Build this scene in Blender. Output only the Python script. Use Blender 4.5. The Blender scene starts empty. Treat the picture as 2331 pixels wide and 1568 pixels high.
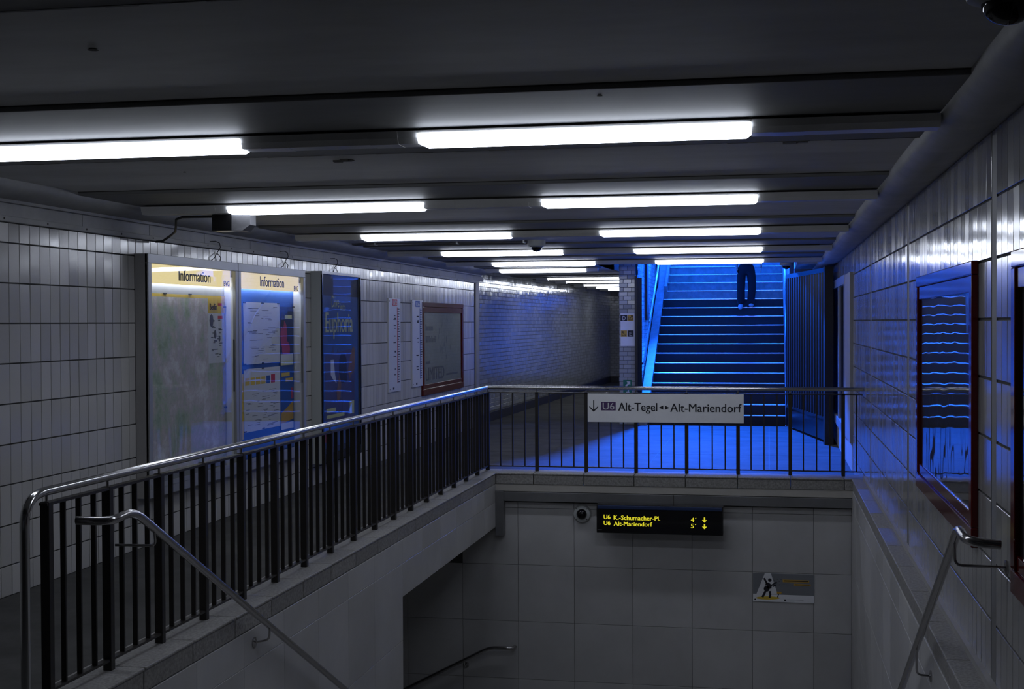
import bpy, bmesh, math, random
from mathutils import Vector, Matrix
random.seed(7)
SC = bpy.context.scene
COL = SC.collection
# ------------------------------------------------------------------ camera, world, light, exposure
cam_d = bpy.data.cameras.new('camera')
cam = bpy.data.objects.new('camera', cam_d)
COL.objects.link(cam)
SC.camera = cam
cam_d.sensor_width = 36.0
cam_d.lens = 36.0 * 2984.27 / 2331.0
cam_d.clip_start = 0.05
YAW, PITCH, ROLL = math.radians(11.09723), math.radians(0.96442), math.radians(-0.26513)
fw = Vector((-math.sin(YAW) * math.cos(PITCH), math.cos(YAW) * math.cos(PITCH), -math.sin(PITCH)))
r0 = fw.cross(Vector((0, 0, 1))).normalized()
u0 = r0.cross(fw)
rr = math.cos(ROLL) * r0 + math.sin(ROLL) * u0
uu = -math.sin(ROLL) * r0 + math.cos(ROLL) * u0
M = Matrix(((rr.x, uu.x, -fw.x, 0), (rr.y, uu.y, -fw.y, 0), (rr.z, uu.z, -fw.z, 1.70), (0, 0, 0, 1)))
cam.matrix_world = M

SKY_STRENGTH = 20.0
FLOOD_POWER = 1750.0
LAMP_STRENGTH = 11.0
BLUE = (0.008, 0.115, 1.0)
wd = bpy.data.worlds.new('world'); SC.world = wd; wd.use_nodes = True
bg = wd.node_tree.nodes['Background']
bg.inputs[0].default_value = (0.010, 0.118, 1.0, 1)
bg.inputs[1].default_value = SKY_STRENGTH
SC.view_settings.view_transform = 'Standard'
SC.view_settings.look = 'None'
SC.view_settings.gamma = 1.0
SC.view_settings.exposure = 0.0
SC.view_settings.use_curve_mapping = False
# blue floodlight fixed under the canopy over the street stairs, shining down into the passage
ld = bpy.data.lights.new('stair_floodlight', 'AREA')
ld.shape = 'RECTANGLE'; ld.size = 0.7; ld.size_y = 0.22
ld.color = BLUE; ld.energy = FLOOD_POWER; ld.spread = math.radians(75)
FLOOD = Vector((-1.78, 27.72, 4.28))
lo = bpy.data.objects.new('stair_floodlight', ld); COL.objects.link(lo)
lo.location = FLOOD
lo.rotation_euler = (Vector((-1.05, 18.2, -0.17)) - FLOOD).to_track_quat('-Z', 'Y').to_euler()

# ------------------------------------------------------------------ materials
def mat(name, col, rough=0.5, metal=0.0, var=0.0, vscale=3.0, bump=0.0, bscale=60.0, rnd=0.0, spec=0.5, var2=None, stretch=None, bdist=0.002):
    m = bpy.data.materials.new(name); m.use_nodes = True
    nt = m.node_tree; N = nt.nodes; L = nt.links
    p = N['Principled BSDF']
    p.inputs['Base Color'].default_value = (*col, 1)
    p.inputs['Roughness'].default_value = rough
    p.inputs['Metallic'].default_value = metal
    p.inputs['Specular IOR Level'].default_value = spec
    geo = N.new('ShaderNodeNewGeometry')
    pos = geo.outputs['Position']
    if stretch:
        mp = N.new('ShaderNodeMapping'); mp.inputs['Scale'].default_value = stretch
        L.new(pos, mp.inputs['Vector']); pos = mp.outputs['Vector']
    colsock = None
    if var > 0:
        no = N.new('ShaderNodeTexNoise'); no.inputs['Scale'].default_value = vscale; no.inputs['Detail'].default_value = 6; no.inputs['Roughness'].default_value = 0.65
        L.new(pos, no.inputs['Vector'])
        rp = N.new('ShaderNodeValToRGB')
        c2 = var2 or tuple(c * (1 - var) for c in col)
        rp.color_ramp.elements[0].color = (*c2, 1); rp.color_ramp.elements[0].position = 0.32
        rp.color_ramp.elements[1].color = (*[min(1, c * (1 + var * 0.35)) for c in col], 1); rp.color_ramp.elements[1].position = 0.68
        L.new(no.outputs['Fac'], rp.inputs['Fac']); colsock = rp.outputs['Color']
    if rnd > 0:
        oi = N.new('ShaderNodeObjectInfo')
        ad = N.new('ShaderNodeMath'); ad.operation = 'ADD'
        L.new(oi.outputs['Random'], ad.inputs[0]); L.new(geo.outputs['Random Per Island'], ad.inputs[1])
        fr = N.new('ShaderNodeMath'); fr.operation = 'FRACT'; L.new(ad.outputs[0], fr.inputs[0])
        mr = N.new('ShaderNodeMapRange'); mr.inputs['To Min'].default_value = 1 - rnd; mr.inputs['To Max'].default_value = 1 + rnd * 0.4
        L.new(fr.outputs[0], mr.inputs['Value'])
        vm = N.new('ShaderNodeVectorMath'); vm.operation = 'SCALE'
        if colsock: L.new(colsock, vm.inputs[0])
        else: vm.inputs[0].default_value = col
        L.new(mr.outputs[0], vm.inputs['Scale']); colsock = vm.outputs[0]
        mr2 = N.new('ShaderNodeMapRange'); mr2.inputs['To Min'].default_value = max(0.02, rough * 0.7); mr2.inputs['To Max'].default_value = rough * 1.35
        L.new(fr.outputs[0], mr2.inputs['Value']); L.new(mr2.outputs[0], p.inputs['Roughness'])
    if colsock: L.new(colsock, p.inputs['Base Color'])
    if bump > 0:
        nb = N.new('ShaderNodeTexNoise'); nb.inputs['Scale'].default_value = bscale; nb.inputs['Detail'].default_value = 3
        L.new(pos, nb.inputs['Vector'])
        b = N.new('ShaderNodeBump'); b.inputs['Strength'].default_value = bump; b.inputs['Distance'].default_value = bdist
        L.new(nb.outputs['Fac'], b.inputs['Height']); L.new(b.outputs['Normal'], p.inputs['Normal'])
    return m

def emis(name, col, s):
    m = bpy.data.materials.new(name); m.use_nodes = True
    nt = m.node_tree; nt.nodes.remove(nt.nodes['Principled BSDF'])
    e = nt.nodes.new('ShaderNodeEmission'); e.inputs[0].default_value = (*col, 1); e.inputs[1].default_value = s
    nt.links.new(e.outputs[0], nt.nodes['Material Output'].inputs[0])
    return m

def glass(name, tint=(0.95, 0.96, 0.97), wav=0.0, wscale=2.0, stretch=(1, 1, 1)):
    m = bpy.data.materials.new(name); m.use_nodes = True
    nt = m.node_tree; N = nt.nodes; L = nt.links; N.remove(N['Principled BSDF'])
    tr = N.new('ShaderNodeBsdfTransparent'); tr.inputs[0].default_value = (*tint, 1)
    gl = N.new('ShaderNodeBsdfGlossy'); gl.inputs['Roughness'].default_value = 0.012
    lw = N.new('ShaderNodeLayerWeight'); lw.inputs['Blend'].default_value = 0.5
    pw = N.new('ShaderNodeMath'); pw.operation = 'POWER'; pw.inputs[1].default_value = 5.0
    L.new(lw.outputs['Facing'], pw.inputs[0])
    mr = N.new('ShaderNodeMapRange'); mr.inputs['To Min'].default_value = 0.03; mr.inputs['To Max'].default_value = 0.8
    L.new(pw.outputs[0], mr.inputs['Value'])
    mx = N.new('ShaderNodeMixShader')
    L.new(mr.outputs[0], mx.inputs[0]); L.new(tr.outputs[0], mx.inputs[1]); L.new(gl.outputs[0], mx.inputs[2])
    L.new(mx.outputs[0], N['Material Output'].inputs[0])
    if wav > 0:
        geo = N.new('ShaderNodeNewGeometry'); mp = N.new('ShaderNodeMapping'); mp.inputs['Scale'].default_value = stretch
        L.new(geo.outputs['Position'], mp.inputs['Vector'])
        no = N.new('ShaderNodeTexNoise'); no.inputs['Scale'].default_value = wscale; no.inputs['Detail'].default_value = 1
        L.new(mp.outputs[0], no.inputs['Vector'])
        b = N.new('ShaderNodeBump'); b.inputs['Strength'].default_value = 1.0; b.inputs['Distance'].default_value = wav
        L.new(no.outputs['Fac'], b.inputs['Height']); L.new(b.outputs['Normal'], gl.inputs['Normal'])
    return m

def map_print(name):
    m = bpy.data.materials.new(name); m.use_nodes = True
    nt = m.node_tree; N = nt.nodes; L = nt.links; p = N['Principled BSDF']; p.inputs['Roughness'].default_value = 0.6
    geo = N.new('ShaderNodeNewGeometry')
    n1 = N.new('ShaderNodeTexNoise'); n1.inputs['Scale'].default_value = 3.2; n1.inputs['Detail'].default_value = 8; n1.inputs['Roughness'].default_value = 0.7
    L.new(geo.outputs['Position'], n1.inputs['Vector'])
    r1 = N.new('ShaderNodeValToRGB'); e = r1.color_ramp.elements
    e[0].position = 0.34; e[0].color = (0.33, 0.43, 0.29, 1); e[1].position = 0.66; e[1].color = (0.80, 0.80, 0.78, 1)
    a = e.new(0.42); a.color = (0.45, 0.52, 0.40, 1); a = e.new(0.52); a.color = (0.58, 0.52, 0.52, 1); a = e.new(0.60); a.color = (0.70, 0.69, 0.69, 1)
    L.new(n1.outputs['Fac'], r1.inputs['Fac'])
    v = N.new('ShaderNodeTexVoronoi'); v.feature = 'DISTANCE_TO_EDGE'; v.inputs['Scale'].default_value = 15.0
    n2 = N.new('ShaderNodeTexNoise'); n2.inputs['Scale'].default_value = 4.0
    L.new(geo.outputs['Position'], n2.inputs['Vector'])
    mx0 = N.new('ShaderNodeMix'); mx0.data_type = 'VECTOR'; mx0.inputs['Factor'].default_value = 0.25
    L.new(geo.outputs['Position'], mx0.inputs['A']); L.new(n2.outputs['Color'], mx0.inputs['B'])
    L.new(mx0.outputs['Result'], v.inputs['Vector'])
    mr = N.new('ShaderNodeMapRange'); mr.inputs['From Max'].default_value = 0.035; mr.inputs['To Min'].default_value = 0.28; mr.inputs['To Max'].default_value = 0.0
    L.new(v.outputs['Distance'], mr.inputs['Value'])
    mx = N.new('ShaderNodeMix'); mx.data_type = 'RGBA'
    L.new(mr.outputs[0], mx.inputs['Factor']); L.new(r1.outputs['Color'], mx.inputs['A']); mx.inputs['B'].default_value = (0.26, 0.22, 0.22, 1)
    L.new(mx.outputs['Result'], p.inputs['Base Color'])
    return m

T = {}
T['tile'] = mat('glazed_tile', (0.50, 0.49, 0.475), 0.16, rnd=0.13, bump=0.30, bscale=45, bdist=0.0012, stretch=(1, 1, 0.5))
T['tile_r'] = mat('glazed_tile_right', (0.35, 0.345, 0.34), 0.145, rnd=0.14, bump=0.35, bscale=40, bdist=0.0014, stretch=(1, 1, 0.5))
T['grout'] = mat('tile_grout', (0.055, 0.055, 0.055), 0.9, var=0.4, vscale=8)
T['brick'] = mat('glazed_white_brick', (0.40, 0.41, 0.41), 0.13, rnd=0.14, bump=0.25, bscale=30, bdist=0.001)
T['brickgrout'] = mat('brick_grout', (0.16, 0.16, 0.155), 0.9)
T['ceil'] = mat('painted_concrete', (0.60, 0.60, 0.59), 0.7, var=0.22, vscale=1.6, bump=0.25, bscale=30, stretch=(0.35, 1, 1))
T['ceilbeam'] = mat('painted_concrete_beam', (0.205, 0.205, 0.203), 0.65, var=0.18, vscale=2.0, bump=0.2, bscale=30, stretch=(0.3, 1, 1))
T['dirt'] = mat('grimy_joint', (0.06, 0.055, 0.05), 0.9, var=0.5, vscale=12)
T['cove'] = mat('cove_paint', (0.40, 0.40, 0.39), 0.6, var=0.25, vscale=2.0, bump=0.3, bscale=12, bdist=0.004)
T['floor'] = mat('dark_asphalt_floor', (0.098, 0.097, 0.094), 0.8, var=0.25, vscale=2.2, bump=0.25, bscale=90, spec=0.02)
T['granite'] = mat('grey_granite', (0.34, 0.33, 0.315), 0.5, var=0.45, vscale=55, bump=0.1, bscale=120, rnd=0.12)
T['panel'] = mat('pale_stone_panel', (0.51, 0.505, 0.50), 0.45, var=0.13, vscale=1.3, rnd=0.07, bump=0.05, bscale=30)
T['joint'] = mat('panel_joint', (0.09, 0.09, 0.085), 0.9)
T['cream'] = mat('cream_plaster', (0.46, 0.44, 0.40), 0.6, var=0.12, vscale=2.5)
T['steel'] = mat('brushed_steel', (0.46, 0.45, 0.45), 0.20, 1.0, bump=0.05, bscale=150)
T['steel2'] = mat('bright_steel_rail', (0.62, 0.62, 0.62), 0.16, 1.0)
T['tray'] = mat('grey_metal_channel', (0.22, 0.22, 0.225), 0.45, 0.6, var=0.2, vscale=2)
T['black'] = mat('black_painted_steel', (0.020, 0.017, 0.015), 0.45, var=0.3, vscale=6)
T['blackgloss'] = mat('black_plastic', (0.008, 0.008, 0.009), 0.18)
T['dome'] = mat('smoked_dome', (0.004, 0.004, 0.005), 0.04)
T['trunk'] = mat('grey_lamp_housing', (0.66, 0.66, 0.65), 0.30, var=0.12, vscale=3)
T['lamp'] = emis('lit_diffuser', (0.80, 0.86, 1.0), LAMP_STRENGTH)
T['grey'] = mat('grey_aluminium', (0.36, 0.37, 0.38), 0.38, 0.3, var=0.1, vscale=3)
T['greyside'] = mat('grey_painted_metal', (0.38, 0.37, 0.36), 0.5, var=0.1, vscale=3)
T['posterside'] = mat('pale_grey_metal', (0.42, 0.44, 0.43), 0.5)
T['header'] = emis('backlit_yellow_header', (1.0, 0.83, 0.42), 0.95)
T['tubeglow'] = emis('cabinet_lamp_tube', (0.88, 0.93, 1.0), 22.0)
T['ink'] = mat('dark_ink', (0.012, 0.012, 0.02), 0.6)
T['inkgrey'] = mat('grey_ink', (0.10, 0.10, 0.11), 0.6)
T['white'] = mat('white_print', (0.66, 0.67, 0.68), 0.5)
T['plate'] = mat('white_enamel_plate', (0.84, 0.85, 0.88), 0.30, var=0.05, vscale=4)
T['strip'] = mat('grey_sealant_strip', (0.20, 0.20, 0.20), 0.6)
T['board'] = mat('white_board', (0.60, 0.61, 0.63), 0.35)
T['purple'] = mat('purple_print', (0.075, 0.035, 0.13), 0.4)
T['yellow'] = mat('yellow_print', (0.72, 0.50, 0.05), 0.5)
T['ochre'] = mat('ochre_print', (0.55, 0.33, 0.05), 0.5)
T['blueprint'] = mat('blue_print', (0.02, 0.09, 0.34), 0.5)
T['skyprint'] = mat('sky_blue_print', (0.07, 0.15, 0.42), 0.5, var=0.3, vscale=1.2)
T['navy'] = mat('navy_print', (0.012, 0.03, 0.10), 0.5)
T['redprint'] = mat('red_print', (0.55, 0.03, 0.03), 0.5)
T['pink'] = mat('pink_print', (0.42, 0.05, 0.12), 0.5)
T['green'] = mat('green_print', (0.01, 0.17, 0.10), 0.5)
T['skin1'] = mat('skin_tone_print', (0.30, 0.17, 0.12), 0.5, var=0.3, vscale=5)
T['dark1'] = mat('dark_figure_print', (0.03, 0.03, 0.04), 0.5)
T['violet'] = mat('violet_print', (0.10, 0.10, 0.22), 0.5)
T['lemon'] = mat('pale_lemon_print', (0.66, 0.68, 0.36), 0.5)
T['paper'] = mat('sage_paper', (0.30, 0.31, 0.22), 0.6, var=0.1, vscale=3)
T['paperink'] = mat('faded_ink', (0.09, 0.085, 0.09), 0.6)
T['red'] = mat('dark_red_lacquer', (0.10, 0.005, 0.005), 0.10, var=0.15, vscale=5)
T['map'] = map_print('city_map_print')
T['glass'] = glass('cabinet_glass', wav=0.002, wscale=1.2)
T['glass_wavy'] = glass('wavy_perspex', wav=0.010, wscale=1.6, stretch=(1, 1.3, 0.5))
T['stepshaded'] = mat('shaded_step_stone', (0.011, 0.011, 0.012), 0.7, var=0.3, vscale=8)  # near-black copy: shade of the lower risers put into the colour
T['steplit'] = mat('lit_step_stringer_stone', (0.22, 0.22, 0.22), 0.5, var=0.3, vscale=8)  # pale copy: light on the upper risers put into the colour; also stringers
T['nosing'] = mat('polished_step_edge', (0.85, 0.85, 0.85), 0.22, 0.8)
T['gate'] = mat('dark_blue_steel', (0.012, 0.015, 0.02), 0.35, 0.3)
T['orange'] = emis('yellow_led', (0.95, 0.86, 0.04), 0.75)
T['jeans'] = mat('dark_trousers', (0.006, 0.005, 0.008), 0.9)
T['shoe'] = mat('pale_shoe', (0.40, 0.40, 0.40), 0.6)
T['skin'] = mat('skin', (0.45, 0.28, 0.22), 0.5)
T['jacket'] = mat('dark_jacket', (0.03, 0.03, 0.04), 0.8)
T['hair'] = mat('dark_hair', (0.02, 0.015, 0.01), 0.6)
T['cable'] = mat('black_cable', (0.01, 0.01, 0.01), 0.5)
T['speaker'] = mat('speaker_grey', (0.07, 0.07, 0.075), 0.35, var=0.2, vscale=20)
T['plinth'] = mat('dark_plinth', (0.03, 0.03, 0.034), 0.5)
T['concrete'] = mat('raw_concrete', (0.25, 0.25, 0.25), 0.8)

# ------------------------------------------------------------------ helpers
OFF = {}
def off(o):
    return OFF.get(o.name, Vector((0, 0, 0))) if o else Vector((0, 0, 0))

def thing(name, loc, label=None, cat=None, group=None, kind=None):
    o = bpy.data.objects.new(name, None); COL.objects.link(o)
    o.empty_display_size = 0.1
    o.location = loc; OFF[o.name] = Vector(loc)
    tag(o, label, cat, group, kind)
    return o

def tag(o, label=None, cat=None, group=None, kind=None):
    if label: o['label'] = label
    if cat: o['category'] = cat
    if group: o['group'] = group
    if kind: o['kind'] = kind
    return o

def FL(x): return lambda u, v, n: Vector((x + n, u, v))          # left wall: u = y, v = z, facing +x
def FR(x): return lambda u, v, n: Vector((x - n, u, v))          # right wall: u = y, v = z, facing -x
def FF(y): return lambda u, v, n: Vector((u, y - n, v))          # far wall: u = x, v = z, facing -y

class MB:
    def __init__(s): s.v = []; s.f = []
    def add(s, vs, fs):
        b = len(s.v); s.v += [Vector(p) for p in vs]; s.f += [[b + i for i in f] for f in fs]; return s
    def box(s, x0, x1, y0, y1, z0, z1):
        return s.add([(x0, y0, z0), (x1, y0, z0), (x1, y1, z0), (x0, y1, z0), (x0, y0, z1), (x1, y0, z1), (x1, y1, z1), (x0, y1, z1)],
                     [(0, 3, 2, 1), (4, 5, 6, 7), (0, 1, 5, 4), (1, 2, 6, 5), (2, 3, 7, 6), (3, 0, 4, 7)])
    def fbox(s, F, a0, a1, b0, b1, n0, n1):
        return s.add([F(a0, b0, n0), F(a1, b0, n0), F(a1, b1, n0), F(a0, b1, n0), F(a0, b0, n1), F(a1, b0, n1), F(a1, b1, n1), F(a0, b1, n1)],
                     [(0, 3, 2, 1), (4, 5, 6, 7), (0, 1, 5, 4), (1, 2, 6, 5), (2, 3, 7, 6), (3, 0, 4, 7)])
    def tile(s, F, a0, a1, b0, b1, n0, n1, e, tl=(0, 0)):
        am, bm = (a0 + a1) / 2, (b0 + b1) / 2
        def G(a, b, n): return F(a, b, n + (a - am) * tl[0] + (b - bm) * tl[1])
        vs = [G(a0, b0, n0), G(a1, b0, n0), G(a1, b1, n0), G(a0, b1, n0)]
        vs += [G(a0, b0, n1 - e), G(a1, b0, n1 - e), G(a1, b1, n1 - e), G(a0, b1, n1 - e)]
        vs += [G(a0 + e, b0 + e, n1), G(a1 - e, b0 + e, n1), G(a1 - e, b1 - e, n1), G(a0 + e, b1 - e, n1)]
        fs = [(8, 9, 10, 11)]
        for i in range(4):
            j = (i + 1) % 4
            fs += [(i, j, 4 + j, 4 + i), (4 + i, 4 + j, 8 + j, 8 + i)]
        return s.add(vs, fs)
    def poly(s, F, pts, n0, n1):
        k = len(pts)
        vs = [F(a, b, n0) for a, b in pts] + [F(a, b, n1) for a, b in pts]
        fs = [tuple(range(k))[::-1], tuple(range(k, 2 * k))] + [(i, (i + 1) % k, k + (i + 1) % k, k + i) for i in range(k)]
        return s.add(vs, fs)
    def disc(s, F, a, b, r, n0, n1, k=20, sy=1.0):
        return s.poly(F, [(a + r * math.cos(2 * math.pi * i / k), b + sy * r * math.sin(2 * math.pi * i / k)) for i in range(k)], n0, n1)
    def prism(s, prof, x0, x1, axis='x'):
        k = len(prof)
        if axis == 'x': P = lambda t, a, b: (t, a, b)
        elif axis == 'y': P = lambda t, a, b: (a, t, b)
        else: P = lambda t, a, b: (a, b, t)
        vs = [P(x0, a, b) for a, b in prof] + [P(x1, a, b) for a, b in prof]
        fs = [tuple(range(k))[::-1], tuple(range(k, 2 * k))] + [(i, (i + 1) % k, k + (i + 1) % k, k + i) for i in range(k)]
        return s.add(vs, fs)
    def tube(s, pts, r, seg=12, caps=True):
        pts = [Vector(p) for p in pts]; n = len(pts); rings = []
        prev = None
        for i in range(n):
            t = (pts[min(i + 1, n - 1)] - pts[max(i - 1, 0)]).normalized()
            if prev is None:
                up = Vector((0, 0, 1)) if abs(t.z) < 0.9 else Vector((1, 0, 0))
                a = t.cross(up).normalized()
            else:
                a = (prev - t * prev.dot(t)).normalized()
            prev = a; b = t.cross(a)
            rad = r[i] if isinstance(r, (list, tuple)) else r
            rings.append([pts[i] + rad * (math.cos(2 * math.pi * k / seg) * a + math.sin(2 * math.pi * k / seg) * b) for k in range(seg)])
        vs = [p for q in rings for p in q]; fs = []
        for i in range(n - 1):
            for k in range(seg):
                fs.append((i * seg + k, i * seg + (k + 1) % seg, (i + 1) * seg + (k + 1) % seg, (i + 1) * seg + k))
        if caps:
            fs.append(tuple(range(seg))[::-1]); fs.append(tuple(range((n - 1) * seg, n * seg)))
        return s.add(vs, fs)
    def lathe(s, prof, c, ax=(0, 0, 1), seg=24):
        c = Vector(c); ax = Vector(ax).normalized()
        up = Vector((1, 0, 0)) if abs(ax.x) < 0.9 else Vector((0, 1, 0))
        a = ax.cross(up).normalized(); b = ax.cross(a)
        vs = []; fs = []
        for r, h in prof:
            for k in range(seg):
                an = 2 * math.pi * k / seg
                vs.append(c + ax * h + (a * math.cos(an) + b * math.sin(an)) * max(r, 1e-5))
        for i in range(len(prof) - 1):
            for k in range(seg):
                fs.append((i * seg + k, i * seg + (k + 1) % seg, (i + 1) * seg + (k + 1) % seg, (i + 1) * seg + k))
        fs.append(tuple(range(seg))[::-1]); fs.append(tuple(range((len(prof) - 1) * seg, len(prof) * seg)))
        return s.add(vs, fs)
    def mesh(s, name, m, o=Vector((0, 0, 0)), smooth=False, bevel=0.0):
        me = bpy.data.meshes.new(name)
        me.from_pydata([p - o for p in s.v], [], s.f)
        bm = bmesh.new(); bm.from_mesh(me)
        if bevel > 0:
            bmesh.ops.bevel(bm, geom=[e for e in bm.edges if len(e.link_faces) == 2 and e.calc_face_angle(0) > 0.6], offset=bevel, segments=2, affect='EDGES', profile=0.5)
        bmesh.ops.recalc_face_normals(bm, faces=bm.faces[:])
        if smooth:
            for f in bm.faces: f.smooth = True
            for e in bm.edges:
                if len(e.link_faces) == 2 and e.calc_face_angle(0) > 0.7: e.smooth = False
        bm.to_mesh(me); bm.free()
        me.materials.append(T[m] if isinstance(m, str) else m)
        return me
    def build(s, name, m, parent=None, smooth=False, bevel=0.0, origin=None):
        """one mesh object; verts are world coordinates, taken relative to the thing that owns it"""
        if parent is None:
            o = Vector(origin) if origin is not None else Vector((0, 0, 0))
            ob = bpy.data.objects.new(name, s.mesh(name, m, o, smooth, bevel)); ob.location = o; OFF[ob.name] = o
        else:
            o = off(parent)
            ob = bpy.data.objects.new(name, s.mesh(name, m, o, smooth, bevel)); ob.parent = parent; OFF[ob.name] = o
        COL.objects.link(ob)
        return ob

def piece(me, name, parent, loc, rot=None):
    ob = bpy.data.objects.new(name, me); ob.parent = parent
    w = Vector(loc); ob.location = w - off(parent); OFF[ob.name] = w
    if rot: ob.rotation_euler = rot
    COL.objects.link(ob)
    return ob

def struct(o): o['kind'] = 'structure'; return o

def text(s, F, a, b, h, n, m, parent, name='lettering', su=1, width=None, bold=0.0, align='L', thick=0.002, heavy=0.0):
    """flat lettering: a,b = left end of the baseline (or centre), h = capital height"""
    cu = bpy.data.curves.new('t', 'FONT'); cu.body = s; cu.size = 1.0; cu.resolution_u = 3; cu.offset = bold
    ob = bpy.data.objects.new('t', cu); COL.objects.link(ob)
    dg = bpy.context.evaluated_depsgraph_get()
    me = bpy.data.meshes.new_from_object(ob.evaluated_get(dg))
    vs = [v.co.copy() for v in me.vertices]; fs = [list(p.vertices) for p in me.polygons]
    bpy.data.objects.remove(ob); bpy.data.meshes.remove(me); bpy.data.curves.remove(cu)
    x0 = min(v.x for v in vs); x1 = max(v.x for v in vs)
    k = h / 0.69; kx = k if width is None else width / (x1 - x0)
    shift = 0 if align == 'L' else -(x1 - x0) * kx / 2
    mb = MB(); mb.add([F(a + su * ((v.x - x0) * kx + shift), b + v.y * k, n) for v in vs], fs)
    if heavy:
        for q in (-heavy, heavy):
            mb.add([F(a + su * ((v.x - x0) * kx + shift) + q, b + v.y * k, n + (0.0004 if q > 0 else 0.0008)) for v in vs], fs)
    me2 = bpy.data.meshes.new(name); o = off(parent)
    me2.from_pydata([p - o for p in mb.v], [], mb.f)
    bm = bmesh.new(); bm.from_mesh(me2)
    g = bmesh.ops.extrude_face_region(bm, geom=bm.faces[:])
    d = F(0, 0, thick) - F(0, 0, 0)
    bmesh.ops.translate(bm, verts=[q for q in g['geom'] if isinstance(q, bmesh.types.BMVert)], vec=d)
    bmesh.ops.recalc_face_normals(bm, faces=bm.faces[:])
    bm.to_mesh(me2); bm.free()
    me2.materials.append(T[m])
    ob2 = bpy.data.objects.new(name, me2); ob2.parent = parent; OFF[ob2.name] = o; COL.objects.link(ob2)
    return ob2

def arc(c, p, q, n=6):
    """quadratic bend p -> q around corner c"""
    c, p, q = Vector(c), Vector(p), Vector(q)
    return [(1 - t) ** 2 * p + 2 * t * (1 - t) * c + t * t * q for t in [i / n for i in range(n + 1)]]

# ------------------------------------------------------------------ key dimensions (metres, z = 0 on top of the granite kerb)
XL, XR = -5.15, 1.02
ZF = -0.17
RAILX, RAILY = -3.19, 14.76
WXL, WXR, WYF, WYN = -3.04, 0.876, 14.50, 5.45
ZC, ZB = 2.655, 2.63       # ceiling bays, beam soffits

# ------------------------------------------------------------------ floors
fl = MB()
fl.box(-5.5, 1.3, -4.2, WYN, ZF - 0.3, ZF)
fl.box(-5.5, -3.33, WYN, 14.86, ZF - 0.3, ZF)
fl.box(-5.9, 1.3, 14.86, 23.9, ZF - 0.3, ZF)
fl.box(-5.9, -2.39, 23.9, 41.2, ZF - 0.3, ZF)
fl.box(1.0, 1.3, WYN, 14.86, ZF - 0.3, ZF)
floor = struct(fl.build('floor', 'floor'))
g = MB()
for x in (-4.0, -3.1, -1.55, 0.0): g.box(x - 0.005, x + 0.005, 14.9, 23.6, ZF, ZF + 0.0012)
for y in (16.6, 18.6, 20.7, 22.7): g.box(-5.1, 1.0, y - 0.005, y + 0.005, ZF, ZF + 0.0012)
g.build('floor_joint', 'dirt', floor)

# ------------------------------------------------------------------ ceiling
ce = MB()
ce.box(-5.5, 1.4, -4.2, 21.45, ZC, ZC + 0.25)
ce.box(-5.9, -2.78, 21.45, 41.2, ZC, ZC + 0.25)
ce.box(0.44, 1.4, 21.45, 24.0, ZC - 0.04, ZC + 0.25)
ce.box(-2.78, 0.44, 21.45, 23.9, 2.95, 3.1)
ce.box(-2.82, -2.78, 21.45, 23.9, ZC, 3.1)
ceil = struct(ce.build('ceiling', 'ceil'))
LY = [6.15, 9.62, 13.02, 16.38, 19.50]
for i, y in enumerate([2.75] + LY):
    xa, xb = -5.4, 0.95
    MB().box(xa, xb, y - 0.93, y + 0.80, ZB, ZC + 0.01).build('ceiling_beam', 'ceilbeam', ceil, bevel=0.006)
    MB().box(xa, xb, y - 0.936, y - 0.93, ZC - 0.005, ZC).build('grime_strip', 'dirt', ceil)
    j = MB()
    for k in range(60):
        x0 = xa + (xb - xa) * k / 60
        w = random.uniform(0.003, 0.012)
        j.box(x0, x0 + (xb - xa) / 60, y + 0.80 - w * 0.5, y + 0.80 + w, ZB - 0.0015 * random.random() - 0.0005, ZB + 0.03)
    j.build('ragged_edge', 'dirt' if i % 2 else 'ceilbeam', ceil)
for y in (22.1, 26.6, 28.9, 31.6, 33.8, 36.2):
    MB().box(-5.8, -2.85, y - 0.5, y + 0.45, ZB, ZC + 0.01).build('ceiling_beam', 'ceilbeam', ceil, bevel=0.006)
for (x, y, r) in ((-0.68, 5.36, 0.012), (-2.3, 4.2, 0.02), (-3.6, 7.7, 0.010)):
    MB().lathe([(r, 0), (r * 0.6, 0.004)], (x, y, (ZB if y < 5.4 and y > 5 else ZC) - 0.004), seg=10).build('hole', 'dirt', ceil)
for (x, y, w) in ((0.155, 7.15, 0.06), (-2.45, 7.35, 0.05)):
    mb = MB()
    for k in range(5):
        dx, dy = random.uniform(-w, w), random.uniform(-w * .5, w * .5)
        mb.box(x + dx - w * .5, x + dx + w * .5, y + dy - 0.02, y + dy + 0.02, ZC - 0.004 - 0.002 * k, ZC)
    mb.build('spalled_patch', 'dirt' if w < 0.055 else 'concrete', ceil)

# coves along both walls
pr = [(0.752, 2.68), (0.752, 2.612), (0.768, 2.582), (0.81, 2.562), (0.87, 2.553), (0.95, 2.560), (1.03, 2.578), (1.10, 2.60), (1.10, 2.68)]
struct(MB().prism(pr, -4.2, 23.9, 'y').build('trim_1', 'cove', smooth=True))
tag(bpy.data.objects['trim_1'], 'rounded grey cove where the ceiling meets the right tile wall')
pl = [(-4.885, 2.68), (-4.885, 2.618), (-4.905, 2.592), (-4.955, 2.572), (-5.03, 2.56), (-5.085, 2.555), (-5.09, 2.535), (-5.24, 2.535), (-5.24, 2.68)]
struct(MB().prism(pl, -4.2, 23.1, 'y').build('trim_2', 'cove', smooth=True))
tag(bpy.data.objects['trim_2'], 'rounded grey cove where the ceiling meets the left wall')
t3 = struct(MB().box(-5.24, XL + 0.045, -4.2, 22.86, 2.405, 2.445).build('trim_3', 'cove', bevel=0.004))
tag(t3, 'flat grey cable trim above the left wall tiles')
y = 0.4
sc = MB()
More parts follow.
